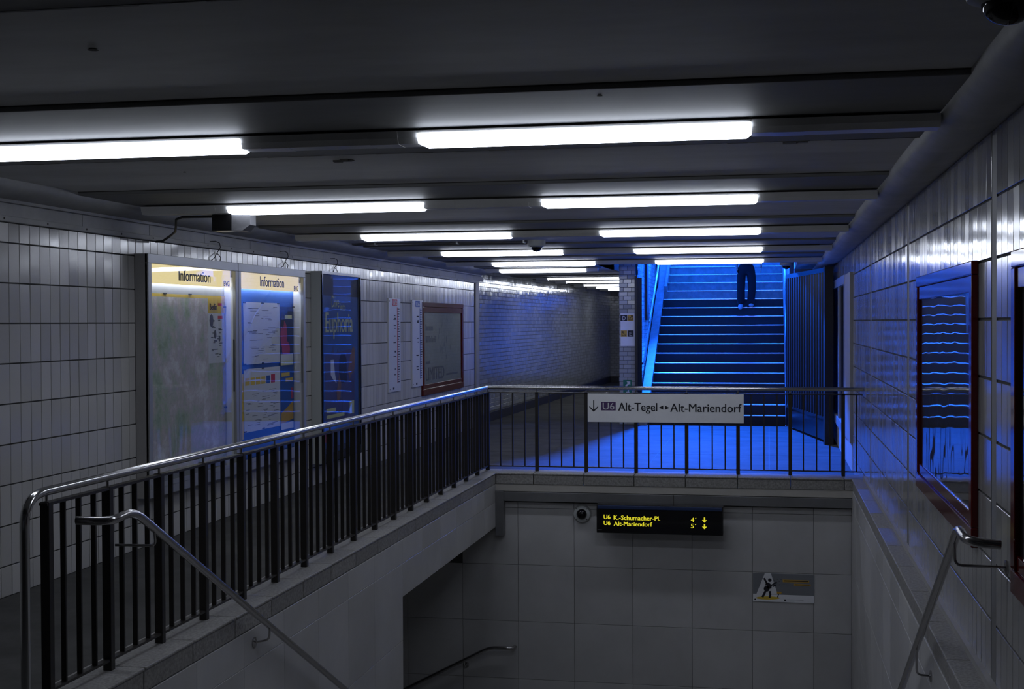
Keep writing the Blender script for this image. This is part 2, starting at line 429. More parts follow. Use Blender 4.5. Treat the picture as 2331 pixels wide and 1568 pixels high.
while y < 22.5:
    sc.disc(FL(XL + 0.045), y, 2.425, 0.008, 0, 0.002, 8); y += 0.55
sc.build('screw', 'dirt', t3)
mbp = MB(); y = -4.0
while y < 22.6:
    mbp.fbox(FL(XL), y, y + 1.092, 2.445, 2.535, -0.03, 0.012); y += 1.1
mbp.build('fascia_panel', 'cove', t3)

# ------------------------------------------------------------------ tiled walls
def tiled_wall(name, F, wallbox, cols, rows, th, gap, hgap, key, m, limit=292):
    """cols: list of (u0,u1), rows: list of (v0,v1); the pieces showing largest become parts, the rest one joined part"""
    w = MB(); w.box(*wallbox); wall = struct(w.build(name, 'grout'))
    tiles = [(key(c, r), c, r) for c in cols for r in rows]
    tiles = [t for t in tiles if t[0] is not None]
    tiles.sort(key=lambda t: t[0])
    shared = {}
    for k, c, r in tiles[:limit]:
        kk = (round(c[1] - c[0], 4), round(r[1] - r[0], 4))
        if kk not in shared:
            a, b = kk
            mb = MB(); mb.tile(lambda u, v, n: F(u, v, n) - F(0, 0, 0), -a / 2 + gap / 2, a / 2 - gap / 2, -b / 2 + hgap / 2, b / 2 - hgap / 2, 0.0, th, 0.0018)
            shared[kk] = mb.mesh('tile', m)
        piece(shared[kk], 'tile', wall, F((c[0] + c[1]) / 2, (r[0] + r[1]) / 2, 0), (0, random.gauss(0, 0.0035), random.gauss(0, 0.0045)))
    mb = MB()
    for k, c, r in tiles[limit:]:
        mb.tile(F, c[0] + gap / 2, c[1] - gap / 2, r[0] + hgap / 2, r[1] - hgap / 2, 0.0, th, 0.0018, (random.gauss(0, 0.0045), random.gauss(0, 0.0035)))
    if mb.v:
        o = mb.build('tile_field', m, wall); o['kind'] = 'stuff'
    return wall

# left: tiles 0.132 x 0.278, joints at z = 1.987 - 0.278 k
rowsL = [(2.265, 2.405)]
z = 2.265
while z > ZF + 0.02:
    rowsL.append((max(ZF, z - 0.278), z)); z -= 0.278
colsL = [(-4.2 + 0.132 * k, -4.2 + 0.132 * (k + 1)) for k in range(205)]
colsL = [c for c in colsL if c[1] < 22.84]
def keyL(c, r):
    y = (c[0] + c[1]) / 2; zc = (r[0] + r[1]) / 2
    if y < 7.7: return 1000 + y
    hid = (10.25 < y < 15.6 and 0.4 < zc < 2.25)
    return (500 if hid else 0) + y
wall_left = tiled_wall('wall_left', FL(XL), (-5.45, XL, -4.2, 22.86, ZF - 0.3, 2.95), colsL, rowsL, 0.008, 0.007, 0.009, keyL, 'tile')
tag(wall_left, 'left wall clad in upright pale grey glazed tiles')

# right: tiles 0.14 x 0.28
rowsR = [(2.265, 2.578)]
z = 2.265
while z > ZF + 0.02:
    rowsR.append((max(ZF, z - 0.28), z)); z -= 0.28
colsR = []; y = 16.62
strips = []
while y > -4.2:
    if any(abs(y - s) < 0.071 for s in (13.78, 10.12, 6.42, 2.7)):
        strips.append((y - 0.14, y)); y -= 0.14; continue
    colsR.append((y - 0.14, y)); y -= 0.14
colsR += [(16.64 + 0.14 * k, 16.64 + 0.14 * (k + 1)) for k in range(50)]
def keyR(c, r):
    y = (c[0] + c[1]) / 2; zc = (r[0] + r[1]) / 2
    if c[0] > 16.6 and zc < 2.3: return None
    if WYN < y < 14.4 and r[1] < 0.0: return None
    if y < 5.5: return 1000 - y
    return y + (8 if zc < 0.3 else 0) + (100 if 6.9 < y < 9.1 and 0.75 < zc < 1.85 else 0)
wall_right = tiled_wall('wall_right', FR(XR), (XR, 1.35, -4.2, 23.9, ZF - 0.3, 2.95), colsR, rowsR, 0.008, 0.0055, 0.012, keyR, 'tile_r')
tag(wall_right, 'right wall clad in upright pale grey glazed tiles')
for s in strips:
    MB().fbox(FR(XR), s[0] + 0.008, s[1] - 0.008, ZF, 2.57, 0, 0.006).build('expansion_strip', 'strip', wall_right)

# wall base and pilaster, display window at the far right
tr = struct(MB().fbox(FR(XR), 16.66, 17.80, 0.19, 2.305, 0.0, 0.045).build('trim_4', 'greyside', bevel=0.004))
tag(tr, 'pale plastered pilaster at the end of the right tile wall')
bs = struct(MB().fbox(FR(XR), 16.66, 23.8, ZF, 0.185, 0.0, 0.012).build('baseboard_right', 'cream'))
tag(bs, 'pale wall base under the dark shop window')
wn = thing('window_1', (XR, 19.6, 0.2), 'dark shop window in a blue-grey metal frame beside the folded gate', None, None, 'structure')
MB().fbox(FR(XR), 17.84, 21.4, 0.2, 2.30, -0.001, 0.004).build('backing', 'navy', wn)
wf = MB(); Fw = FR(XR)
wf.fbox(Fw, 17.82, 21.42, 2.19, 2.31, 0, 0.05); wf.fbox(Fw, 17.82, 21.42, 0.18, 0.30, 0, 0.05)
wf.fbox(Fw, 17.82, 17.92, 0.30, 2.19, 0, 0.05); wf.fbox(Fw, 21.32, 21.42, 0.30, 2.19, 0, 0.05)
wf.build('frame', 'grey', wn)
MB().fbox(Fw, 19.42, 19.50, 0.30, 2.19, 0, 0.045).build('mullion', 'grey', wn)
MB().fbox(Fw, 17.92, 19.42, 0.30, 2.19, 0.02, 0.026).build('pane', 'glass', wn)
MB().fbox(Fw, 19.50, 21.32, 0.30, 2.19, 0.02, 0.026).build('pane', 'glass', wn)
cur = MB()
for k in range(14):
    cur.tube([(XR - 0.010, 17.98 + k * 0.1, 2.18), (XR - 0.010, 17.98 + k * 0.1 + 0.01 * math.sin(k), 1.2), (XR - 0.010, 17.95 + k * 0.1, 0.32)], 0.006, 6)
cur.build('curtain', 'navy', wn)

# wall behind the camera, wall closing the room right of the street stairs
struct(MB().box(-5.5, 1.4, -4.4, -4.2, -0.5, 3.0).build('wall_back', 'panel'))
wr = struct(MB().box(0.44, 1.4, 23.7, 23.95, -0.5, 2.95).build('wall_gate', 'concrete'))
tag(wr, 'bare wall end behind the folded steel gate')

# ------------------------------------------------------------------ white glazed brick walls of the far corridor and pillar
P0, P1 = Vector((-5.22, 23.10, 0)), Vector((-4.85, 40.6, 0))
du = (P1 - P0).normalized(); dn = Vector((du.y, -du.x, 0)); LEN = (P1 - P0).length
def FC(u, v, n): return P0 + du * u + dn * n + Vector((0, 0, v))
w = MB(); w.fbox(FC, 0, LEN + 0.3, ZF - 0.3, 2.95, -0.3, 0.0)
wc = struct(w.build('wall_corridor', 'brickgrout')); tag(wc, 'long white glazed brick wall of the far corridor')
mb = MB(); r = 0; z = 0.02
while z < 2.66:
    u = 0.02 - (0.075 if r % 2 else 0)
    while u < LEN:
        a0, a1 = max(0.02, u), min(LEN, u + 0.15)
        if a1 - a0 > 0.03:
            mb.tile(FC, a0 + 0.003, a1 - 0.003, z + 0.0035, min(z + 0.078, 2.67) - 0.0035, 0, 0.006, 0.002, (random.gauss(0, 0.006), random.gauss(0, 0.006)))
        u += 0.15
    z += 0.078; r += 1
o = mb.build('brick_field', 'brick', wc); o['kind'] = 'stuff'
bb = struct(MB().fbox(FC, 0, LEN, ZF, 0.0, 0, 0.03).build('baseboard_left', 'plinth')); tag(bb, 'dark plinth along the white brick corridor wall')
tr = struct(MB().fbox(FL(XL), 22.84, 23.10, ZF, 2.44, 0.0, 0.02).build('trim_5', 'greyside')); tag(tr, 'pale strip between the left tile wall and the white brick corridor')
we = MB(); we.box(-5.2, -0.4, 40.6, 40.9, ZF - 0.3, 2.95); wend = struct(we.build('wall_far', 'brickgrout')); tag(wend, 'white brick wall closing the far corridor')
mb = MB(); r = 0; z = 0.02
while z < 2.66:
    u = -4.95 - (0.075 if r % 2 else 0)
    while u < -0.6:
        mb.tile(FF(40.6), u + 0.003, u + 0.147, z + 0.0035, z + 0.0745, 0, 0.006, 0.002, (random.gauss(0, 0.005), random.gauss(0, 0.005))); u += 0.15
    z += 0.078; r += 1
o = mb.build('brick_field', 'brick', wend); o['kind'] = 'stuff'
bb = struct(MB().fbox(FF(40.6), -4.85, -0.7, ZF, 0.0, 0, 0.03).build('baseboard_far', 'plinth')); tag(bb, 'dark plinth at the end of the corridor')

# unseen side exit, added to give the corridor brick its blue reflection
rx = MB(); rx.box(-0.7, -0.4, 33.0, 40.9, ZF - 0.3, 2.95); rx.box(-2.69, -0.4, 32.9, 33.2, ZF - 0.3, 2.95)
struct(rx.build('wall_added_exit', 'brickgrout'))
struct(MB().box(-2.39, -0.4, 33.2, 40.9, ZF - 0.3, ZF).build('floor', 'floor')); struct(MB().box(-2.78, -0.4, 33.0, 40.9, ZC - 0.02, ZC + 0.25).build('ceiling', 'ceil'))
ld2 = bpy.data.lights.new('added_exit_light', 'AREA'); ld2.shape = 'RECTANGLE'; ld2.size = 1.2; ld2.size_y = 0.15; ld2.color = BLUE; ld2.energy = 48; ld2.spread = math.radians(40)  # added area light without a fixture, for the blue mirrored in the brick
lo2 = bpy.data.objects.new('added_exit_light', ld2); COL.objects.link(lo2); lo2.location = (-1.45, 34.2, 2.55)
lo2.rotation_euler = (Vector((-1.3, 40.6, 1.1)) - Vector((-1.45, 34.2, 2.55))).to_track_quat('-Z', 'Y').to_euler()
PX0, PX1, PY = -2.685, -2.392, 23.88
wp = struct(MB().box(PX0, PX1, PY, 33.2, ZF - 0.3, 2.95).build('wall_pillar', 'brickgrout')); tag(wp, 'white brick wall end between the corridor and the blue stairs')
shared = {}; r = 0; z = ZF
while z < 2.72:
    u = PX0 - (0.075 if r % 2 else 0)
    while u < PX1 - 0.02:
        a0, a1 = max(PX0, u), min(PX1, u + 0.15)
        if a1 - a0 > 0.03:
            kk = round(a1 - a0, 4)
            if kk not in shared:
                m_ = MB(); m_.tile(lambda a, b, n: Vector((a, -n, b)), -kk / 2 + 0.0035, kk / 2 - 0.0035, -0.0355, 0.0355, 0, 0.007, 0.003)
                shared[kk] = m_.mesh('brick', 'brick')
            piece(shared[kk], 'brick', wp, ((a0 + a1) / 2, PY, z + 0.039), (random.gauss(0, 0.006), 0, random.gauss(0, 0.006)))
        u += 0.15
    z += 0.078; r += 1
mb = MB(); r = 0; z = ZF
while z < 2.66:
    u = PY + (0.075 if r % 2 else 0)
    while u < 33.0:
        mb.tile(FL(PX1), u + 0.003, u + 0.147, z + 0.003, z + 0.075, 0, 0.004, 0.002, (random.gauss(0, 0.006), random.gauss(0, 0.006))) if u < 30 else None
        mb.tile(lambda a, b, n: Vector((PX0 - n, a, b)), u + 0.003, u + 0.147, z + 0.003, z + 0.075, 0, 0.006, 0.002)
        u += 0.15
    z += 0.078; r += 1
o = mb.build('brick_field', 'brick', wp); o['kind'] = 'stuff'

# ------------------------------------------------------------------ granite kerb round the stairwell
def kerb(name, label, cells, lip):
    k = thing(name, cells[0][:3], label, None, None, 'structure')
    for (x, y, z, x0, x1, y0, y1) in cells:
        m_ = MB(); m_.box(x0 + 0.003, x1 - 0.003, y0 + 0.003, y1 - 0.003, -0.125, -0.019); e_ = lip; m_.box(x0 + 0.003 + min(0, e_[0]), x1 - 0.003 + max(0, e_[0]), y0 + 0.003 + min(0, e_[1]), y1 - 0.003, -0.017, 0.0)
        m_.build('kerb_stone', 'granite', k, bevel=0.006)
    return k
cells = []; y = WYF
cells.append((WXL - 0.15, WYN, -0.13, -3.34, WXL, WYF + 0.0, 14.88))
while y > WYN:
    y0 = max(WYN, y - 0.567); cells.append((WXL - 0.15, y0, -0.13, -3.34, WXL, y0, y)); y -= 0.567
kerb('trim_6', 'grey granite kerb under the left black railing', cells, (0.009, 0))
cells = []; xs = [WXL] + [-2.608 + 0.567 * k for k in range(7)] + [XR]
for a, b in zip(xs[:-1], xs[1:]): cells.append((a, 14.6, -0.13, a, b, WYF, 14.88))
kerb('trim_7', 'grey granite kerb under the far railing with the station sign', cells, (0, -0.009))
cells = []; y = WYF
while y > WYN:
    y0 = max(WYN, y - 0.85); cells.append((0.95, y0, -0.13, WXR, XR, y0, y)); y -= 0.85
kerb('trim_8', 'grey granite kerb along the foot of the right tile wall', cells, (-0.009, 0))
kb = MB(); kb.box(-3.34, WXL - 0.02, WYN, 14.88, ZF - 0.35, -0.126); kb.box(WXL - 0.012, XR, WYF + 0.012, 14.88, -0.205, -0.126); kb.box(WXR + 0.012, 1.3, WYN, WYF, ZF - 0.35, -0.126)
struct(kb.build('floor', 'cream'))
MB().box(WXR + 0.11, XR, WYN, WYF, 0.0, 0.035).build('skirting_strip', 'greyside', bpy.data.objects['trim_8'])

# ------------------------------------------------------------------ stairwell walls clad in stone panels
ZL = -2.97
def panel_wall(name, label, F, boxes, cols, rows, skip=None, m='panel', th=0.012):
    w = MB()
    for b in boxes: w.box(*b)
    wl = struct(w.build(name, 'joint')); tag(wl, label)
    for c in cols:
        for r in rows:
            if skip and skip(c, r): continue
            r0_, r1_ = r
            MB().tile(F, c[0] + 0.002, c[1] - 0.002, r0_ + 0.002, r1_ - 0.002, 0.0, th, 0.002).build('stone_panel', m, wl)
    return wl
cx = [-6.75, -6.09, -5.43, -4.77, -4.105, -3.45, -2.802, -2.158, -1.498, -0.84, -0.183, 0.472, WXR]
rz = [-0.335, -0.405, -1.052, -1.697, -2.353, -2.99]
rows = list(zip(rz[1:], rz[:-1]))
YW = 14.585
wsf = panel_wall('wall_stairwell_far', 'stone panel wall at the foot of the stairwell under the far railing', FF(YW + 0.012),
           [(-6.8, 1.3, YW + 0.012, 14.9, -5.6, -0.40)], list(zip(cx[:-1], cx[1:])), rows,
           skip=lambda c, r: c[1] < -3.0 and r[1] > -0.41)
MB().box(WXL, WXR, 14.53, 14.60, -0.21, -0.127).build('cream_band', 'cream', wsf)
# left stairwell wall with a sloping row of panels, opening below y > 10.655
cy = [WYN, 5.95, 6.6, 7.25, 7.9, 8.55, 9.2, 9.85, 10.655, 11.3, 11.95, 12.6, 13.25, 13.9, 14.53]
rl = [-0.128, -0.33, -0.98, -1.63, -2.28, -2.93]
def skipL(c, r): return c[0] > 10.6 and r[1] < -0.6
rowsW = [(-0.33, -0.128), (-0.605, -0.33), (-0.98, -0.605), (-1.63, -0.98), (-2.28, -1.63), (-2.93, -2.28)]
rowsW = [(-0.33, -0.128), (-0.98, -0.33), (-1.63, -0.98), (-2.28, -1.63), (-2.93, -2.28)]
wl = MB(); wl.box(-3.34, WXL - 0.012, WYN, 10.655, -3.2, -0.126); wl.box(-3.34, WXL - 0.012, 10.655, 14.6, -0.605, -0.126)
wsl = struct(wl.build('wall_stairwell_left', 'joint')); tag(wsl, 'stone panel wall below the left railing, open towards the lower passage')
for c in zip(cy[:-1], cy[1:]):
    for r_ in rowsW:
        r0_, r1_ = r_
        if c[0] > 10.6:
            if r1_ < -0.6: continue
            r0_ = max(r0_, -0.605)
        MB().tile(FL(WXL - 0.012), c[0] + 0.0015, c[1] - 0.0015, r0_ + 0.0015, r1_ - 0.0015, 0, 0.012, 0.0015).build('stone_panel', 'panel', wsl)
MB().box(-3.34, WXL, 10.655, 14.55, -0.612, -0.604).build('soffit_edge', 'panel', wsl)
wr = MB(); wr.box(WXR + 0.012, 1.35, WYN, 14.6, -3.2, -0.126)
wsr = struct(wr.build('wall_stairwell_right', 'joint')); tag(wsr, 'stone panel wall below the right kerb of the stairwell')
for c in [(WYN + 0.65 * k, min(WYF + 0.1, WYN + 0.65 * (k + 1))) for k in range(14)]:
    for r_ in rowsW:
        MB().tile(FR(WXR + 0.012), c[0] + 0.0015, c[1] - 0.0015, r_[0] + 0.0015, r_[1] - 0.0015, 0, 0.012, 0.0015).build('stone_panel', 'panel', wsr)
# lower passage shell and the two stair flights going down
sh = MB(); sh.box(-6.9, -3.34, 10.4, 10.655, -5.4, -0.6); sh.box(-7.1, -6.8, 10.4, 14.9, -5.4, -0.6); sh.box(-6.9, WXL - 0.012, 10.5, 14.9, -0.605, -0.50)
sh.box(-7.1, -3.0, 10.4, 14.9, -5.6, -5.3); sh.box(-7.1, -6.8, 10.4, 14.9, -0.62, -0.4)
struct(sh.build('wall_passage', 'panel'))
st = MB()
for k in range(17):
    st.box(WXL, WXR, WYN + 0.30 * k, WYN + 0.30 * (k + 1) + 0.02, -3.3, ZF - 0.165 * (k + 1))
st.box(-3.3, WXR, WYN + 0.3 * 17, 14.6, -3.3, ZL)
for k in range(11):
    st.box(-3.3 - 0.3 * (k + 1), -3.3 - 0.3 * k, 10.655, 14.6, -5.3, ZL - 0.165 * (k + 1))
struct(st.build('floor', 'granite'))
# metal channel under the kerb
ch = thing('cable_channel', (WXL, 14.5, -0.3), 'long grey metal channel under the granite kerb of the far wall', 'channel')
MB().box(WXL + 0.0, WXR - 0.002, 14.50, 14.584, -0.318, -0.212).build('trough', 'tray', ch, bevel=0.004)
MB().box(WXL - 0.0, WXL + 0.095, 14.47, 14.584, -0.71, -0.20).build('downpipe_box', 'tray', ch, bevel=0.004)
MB().box(-1.26, -1.12, 14.485, 14.50, -0.330, -0.300).build('clip', 'tray', ch)
MB().box(-1.04, -1.032, 14.497, 14.502, -0.318, -0.212).build('seam', 'dirt', ch)

# ------------------------------------------------------------------ railings
def flatbar(mb, x0, x1, y0, y1, z0, z1): mb.box(x0, x1, y0, y1, z0, z1)
rl_ = thing('railing', (RAILX, 10.0, 0.0), 'long black barred railing with steel handrail along the left of the stairwell', 'railing')
ys = [5.37 + 0.5536 * k for k in range(18)]
for i, y in enumerate(ys):
    MB().box(RAILX - 0.0225, RAILX + 0.0225, y - 0.02, y + 0.02, -0.002, 0.905).build('post', 'black', rl_, bevel=0.003)
    MB().tube([(RAILX, y, 0.90), (RAILX, y, 0.945)], 0.007, 8).build('stem', 'steel', rl_)
    if i < 17:
        for q in (1, 2, 3):
            yy = y + 0.5536 * q / 4
            MB().box(RAILX - 0.0125, RAILX + 0.0125, yy - 0.006, yy + 0.006, 0.055, 0.893).build('bar', 'black', rl_)
MB().box(RAILX - 0.021, RAILX + 0.021, ys[0] - 0.03, RAILY + 0.021, 0.889, 0.902).build('top_rail', 'black', rl_)
MB().box(RAILX - 0.017, RAILX + 0.017, ys[0], RAILY, 0.045, 0.057).build('bottom_rail', 'black', rl_)
zt = 0.952
path = [(RAILX, 5.19, ZF), (RAILX, 5.19, 0.80)] + arc((RAILX, 5.19, zt), (RAILX, 5.19, 0.82), (RAILX, 5.36, zt), 8) + [(RAILX, 8.5, zt), (RAILX, 12.0, zt), (RAILX, RAILY + 0.02, zt)]
MB().tube(path, 0.0215, 16).build('handrail', 'steel2', rl_, smooth=True)

rf = thing('railing', (-1.0, RAILY, 0.0), 'black railing with thin rods across the far end of the stairwell, carrying the white sign', 'railing')
xs = [-2.608 + 0.567 * k for k in range(7)]
for x in xs:
    MB().box(x - 0.02, x + 0.02, RAILY - 0.02, RAILY + 0.02, -0.002, 0.905).build('post', 'black', rf, bevel=0.003)
    MB().tube([(x, RAILY, 0.90), (x, RAILY, 0.945)], 0.007, 8).build('stem', 'steel', rf)
for x in [-3.175] + xs:
    for q in (1, 2, 3):
        xx = x + 0.567 * q / 4
        if xx > 0.97: continue
        MB().box(xx - 0.007, xx + 0.007, RAILY - 0.0125, RAILY + 0.0125, 0.055, 0.893).build('rod', 'black', rf)
MB().box(RAILX, 1.0, RAILY - 0.02, RAILY + 0.02, 0.889, 0.902).build('top_rail', 'black', rf)
MB().box(RAILX, 1.0, RAILY - 0.016, RAILY + 0.016, 0.045, 0.057).build('bottom_rail', 'black', rf)
MB().tube([(RAILX - 0.02, RAILY, zt), (-1.0, RAILY, zt), (1.005, RAILY, zt)], 0.0215, 16).build('handrail', 'steel2', rf, smooth=True)

# station sign hung on the far railing
sg = thing('direction_sign', (-1.144, 14.70, 0.57), 'long white sign with line number and terminus names fixed to the far railing', 'sign')
Fs = FF(14.705)
MB().fbox(Fs, -2.013, -0.276, 0.573, 0.893, 0, 0.018).build('plate', 'plate', sg, bevel=0.002)
for x in (-1.80, -0.45):
    MB().box(x - 0.02, x + 0.02, 14.705, 14.74, 0.885, 0.905).build('clip', 'steel', sg)
xa = lambda px: -2.013 + (px - 1338) * (1.737 / 355.0)
za = lambda py: 0.893 - (py - 895.5) * (0.320 / 65.3)
n1 = 0.0185
ar = MB()
ar.poly(Fs, [(xa(1350.8), za(911)), (xa(1353.4), za(911)), (xa(1353.4), za(933)), (xa(1350.8), za(933))], n1, n1 + .001)
ar.poly(Fs, [(xa(1352.1), za(937.5)), (xa(1342), za(927.5)), (xa(1342), za(924)), (xa(1352.1), za(933.5)), (xa(1362.2), za(924)), (xa(1362.2), za(927.5))], n1, n1 + .001)
ar.build('arrow', 'ink', sg)
MB().fbox(Fs, xa(1369.5), xa(1403), za(934), za(914.5), n1 - 0.001, n1 + .001).build('line_badge', 'purple', sg)
text('U6', Fs, xa(1373), za(932), 0.076, n1 + .001, 'white', sg, width=xa(1400) - xa(1373), bold=0.004)
text('Alt-Tegel', Fs, xa(1409), za(934.5), 0.091, n1, 'ink', sg, width=xa(1498) - xa(1409), heavy=0.0016)
text('Alt-Mariendorf', Fs, xa(1528), za(935.8), 0.091, n1, 'ink', sg, width=xa(1688) - xa(1528), heavy=0.0016)
MB().poly(Fs, [(xa(1502), za(926.5)), (xa(1512), za(921.5)), (xa(1512), za(931.5))], n1, n1 + .001).build('arrow_left', 'ink', sg)
MB().poly(Fs, [(xa(1525.5), za(926.8)), (xa(1516), za(921.8)), (xa(1516), za(931.8))], n1, n1 + .001).build('arrow_right', 'ink', sg)

# ------------------------------------------------------------------ stair handrails
def bracket(h, wall_pt, mid, top, wn_):
    wall_pt, mid, top = Vector(wall_pt), Vector(mid), Vector(top)
    c = mid
    a = mid + (wall_pt - mid).normalized() * 0.03; b = mid + (top - mid).normalized() * 0.03
    bk = MB().tube([wall_pt] + arc(c, a, b, 5) + [top], 0.0065, 8).build('bracket', 'steel', h, smooth=True)
    if wn_ is not None:
        MB().lathe([(0.033, 0.0), (0.033, 0.007), (0.012, 0.012)], wall_pt - Vector(wn_) * 0.0, wn_, 16).build('wall_plate', 'steel', bk, smooth=True)
hl = thing('handrail', (-2.95, 6.5, 0.3), 'steel stair handrail in front of the left railing, its end bent towards the bars', 'handrail')
sl = -0.549
top = Vector((-2.95, 5.735, 0.812))
def down(t, x=-2.95, y0=5.735, z0=0.812): return Vector((x, y0 + t, z0 + sl * t))
p1 = [Vector((-3.115, 5.50, 0.802)), Vector((-3.05, 5.50, 0.802))] + arc((-2.95, 5.50, 0.802), (-3.02, 5.50, 0.802), (-2.95, 5.575, 0.806), 6) + arc(top, (-2.95, 5.66, 0.812), down(0.08), 6) + [down(1.5), down(3.0), down(4.9)]
MB().tube(p1, 0.0205, 16).build('rail', 'steel', hl, smooth=True)
bracket(hl, (-3.165, 5.95, 0.612), (-2.95, 5.95, 0.615), down(0.20) - Vector((0, 0, .02)), None)
bracket(hl, (WXL, 7.40, -0.215), (-2.95, 7.42, -0.20), down(1.69) - Vector((0, 0, .02)), (1, 0, 0))
bracket(hl, (WXL, 9.40, -1.31), (-2.95, 9.42, -1.30), down(3.69) - Vector((0, 0, .02)), (1, 0, 0))
hr = thing('handrail', (0.8, 6.5, 0.3), 'steel stair handrail beside the right tile wall, its end bent towards the wall', 'handrail')
topr = Vector((0.80, 5.90, 0.805))
def downr(t): return Vector((0.80, 5.90 + t, 0.805 - 0.556 * t))
p2 = [Vector((0.935, 5.67, 0.775)), Vector((0.90, 5.67, 0.778))] + arc((0.80, 5.67, 0.787), (0.87, 5.67, 0.780), (0.80, 5.745, 0.793), 6) + arc(topr, (0.80, 5.83, 0.80), downr(0.07), 6) + [downr(1.5), downr(3.0), downr(4.8)]
MB().tube(p2, 0.0205, 16).build('rail', 'steel', hr, smooth=True)
bracket(hr, (XR - 0.008, 5.98, 0.627), (0.80, 6.0, 0.627), downr(0.12) - Vector((0, 0, .02)), (-1, 0, 0))
bracket(hr, (WXR, 7.51, -0.262), (0.80, 7.53, -0.262), downr(1.63) - Vector((0, 0, .02)), (-1, 0, 0))
hp = thing('handrail', (-3.4, 14.5, -2.2), 'low steel handrail on the stone wall leading down into the left passage', 'handrail')
p3 = [Vector((-2.84, 14.575, -1.985)), Vector((-2.85, 14.53, -1.985))] + arc((-2.86, 14.49, -1.985), (-2.853, 14.52, -1.985), (-2.92, 14.49, -1.985), 5) + arc((-3.12, 14.49, -1.99), (-3.05, 14.49, -1.988), (-3.19, 14.49, -2.026), 5) + [Vector((-4.2, 14.49, -2.555)), Vector((-6.2, 14.49, -3.6))]
MB().tube(p3, 0.0205, 16).build('rail', 'steel', hp, smooth=True)
bracket(hp, (-3.41, 14.585, -2.22), (-3.41, 14.49, -2.22), (-3.41, 14.49, -2.15), (0, -1, 0))

# ------------------------------------------------------------------ ceiling light rows
ORD = ['nearest', 'second', 'third', 'fourth', 'fifth']
def light_row(i, y, x0, x1, lamps, label, thin=1.0):
    t = thing('ceiling_light', ((x0 + x1) / 2, y, 2.56), label, 'ceiling light', 'rows of ceiling lights')
    zt_, zb_ = 2.617, 2.558
    prof = [(y - 0.088, zt_), (y - 0.080, 2.585), (y - 0.060, zb_), (y + 0.060, zb_), (y + 0.080, 2.585), (y + 0.088, zt_)]
    MB().box(x0 + 0.15, x1 - 0.15, y - 0.05, y + 0.05, zt_, ZB).build('mount', 'dirt', t)
    xs_ = sorted([x0] + [v for l in lamps for v in l] + [x1])
    for k in range(0, len(xs_) - 1):
        a, b = xs_[k], xs_[k + 1]
        is_l = any(abs(a - l[0]) < 1e-6 and abs(b - l[1]) < 1e-6 for l in lamps)
        if is_l:
            pd = [(y - 0.094, 2.604), (y - 0.092, 2.58), (y - 0.074, 2.556), (y - 0.05, 2.548), (y + 0.05, 2.548), (y + 0.074, 2.556), (y + 0.092, 2.58), (y + 0.094, 2.604)]
            pd = [(q[0], 2.604 + (q[1] - 2.604) * thin) for q in pd]; vs = []; K = len(pd)
            for (x, s_) in ((a, 0.72), (a + 0.022, 1.0), (b - 0.022, 1.0), (b, 0.72)):
                vs += [(x, y + (q[0] - y) * (0.9 + 0.1 * s_), 2.604 + (q[1] - 2.604) * s_) for q in pd]
            fs = [tuple(range(K))[::-1], tuple(range(3 * K, 4 * K))]
            for j in range(3):
                fs += [(j * K + q, j * K + (q + 1) % K, (j + 1) * K + (q + 1) % K, (j + 1) * K + q) for q in range(K)]
            MB().add(vs, fs).build('diffuser', 'lamp', t)
            MB().prism([(y - 0.088, zt_), (y - 0.09, 2.605), (y + 0.09, 2.605), (y + 0.088, zt_)], a, b).build('housing', 'trunk', t)
        else:
            MB().prism(prof, a + 0.002, b - 0.002).build('cover_plate', 'trunk', t)
            for e in (a, b):
                if any(abs(e - l[0]) < 1e-6 or abs(e - l[1]) < 1e-6 for l in lamps):
                    s_ = 1 if e == a else -1
                    c0, c1 = sorted((e + s_ * 0.10, e + s_ * 0.24))
                    if b - a > 0.4:
                        MB().prism([(q[0] + (0.0015 if q[0] > y else -0.0015), q[1] - 0.0015) for q in prof], c0, c1).build('end_clip', 'trunk', t)
    return t
for i, y in enumerate(LY):
    light_row(i, y, -4.83, 0.75, [(-4.11, -2.545), (-1.645, -0.08)], 'row of two lit fluorescent lamps, the %s row of the hall ceiling' % ORD[i])
for i, (y, a, b) in enumerate(((22.1, -4.53, -3.04), (26.6, -4.45, -2.9), (28.9, -4.42, -2.87), (31.6, -4.40, -2.85), (33.8, -4.38, -2.83), (36.2, -4.36, -2.81))):
    nm = ['corridor lamp just before the white brick pillar', 'first corridor lamp cut by the white brick pillar', 'second corridor lamp cut by the white brick pillar', 'third corridor lamp cut by the white brick pillar', 'fourth corridor lamp cut by the white brick pillar', 'last and deepest corridor lamp, a sliver beside the pillar'][i]
    light_row(i, y, a - 0.25, min(b + 0.3, -2.72) if i else b + 0.2, [(a, b)], 'single lit fluorescent ' + nm, 0.62 if i else 1.0)

# ------------------------------------------------------------------ dome cameras, loudspeaker, cables
def dome(name, c, R, label, zc, hk=1.0):
    d = thing(name, c, label, 'security camera')
    x, y, z = c
    MB().lathe([(R, 0.0), (R, -0.035 * hk), (R * 0.93, -0.055 * hk), (R * 0.62, -0.068 * hk), (R * 0.58, -0.068 * hk)], (x, y, z), (0, 0, 1), 28).build('base', 'posterside', d, smooth=True)
    r_ = R * 0.62
    MB().lathe([(r_ * math.cos(a), -0.066 * hk - r_ * 0.85 * math.sin(a)) for a in [math.pi / 2 * k / 8 for k in range(9)]], (x, y, z), (0, 0, 1), 24).build('dome', 'dome', d, smooth=True)
    return d
dome('dome_camera', (-2.655, 15.05, 2.657), 0.105, 'small dome camera on the ceiling at the end of the two pipes', 2.67, 1.25)
dome('dome_camera', (0.672, 3.96, 2.672), 0.122, 'dome camera under the near ceiling at the top right corner', 2.67)
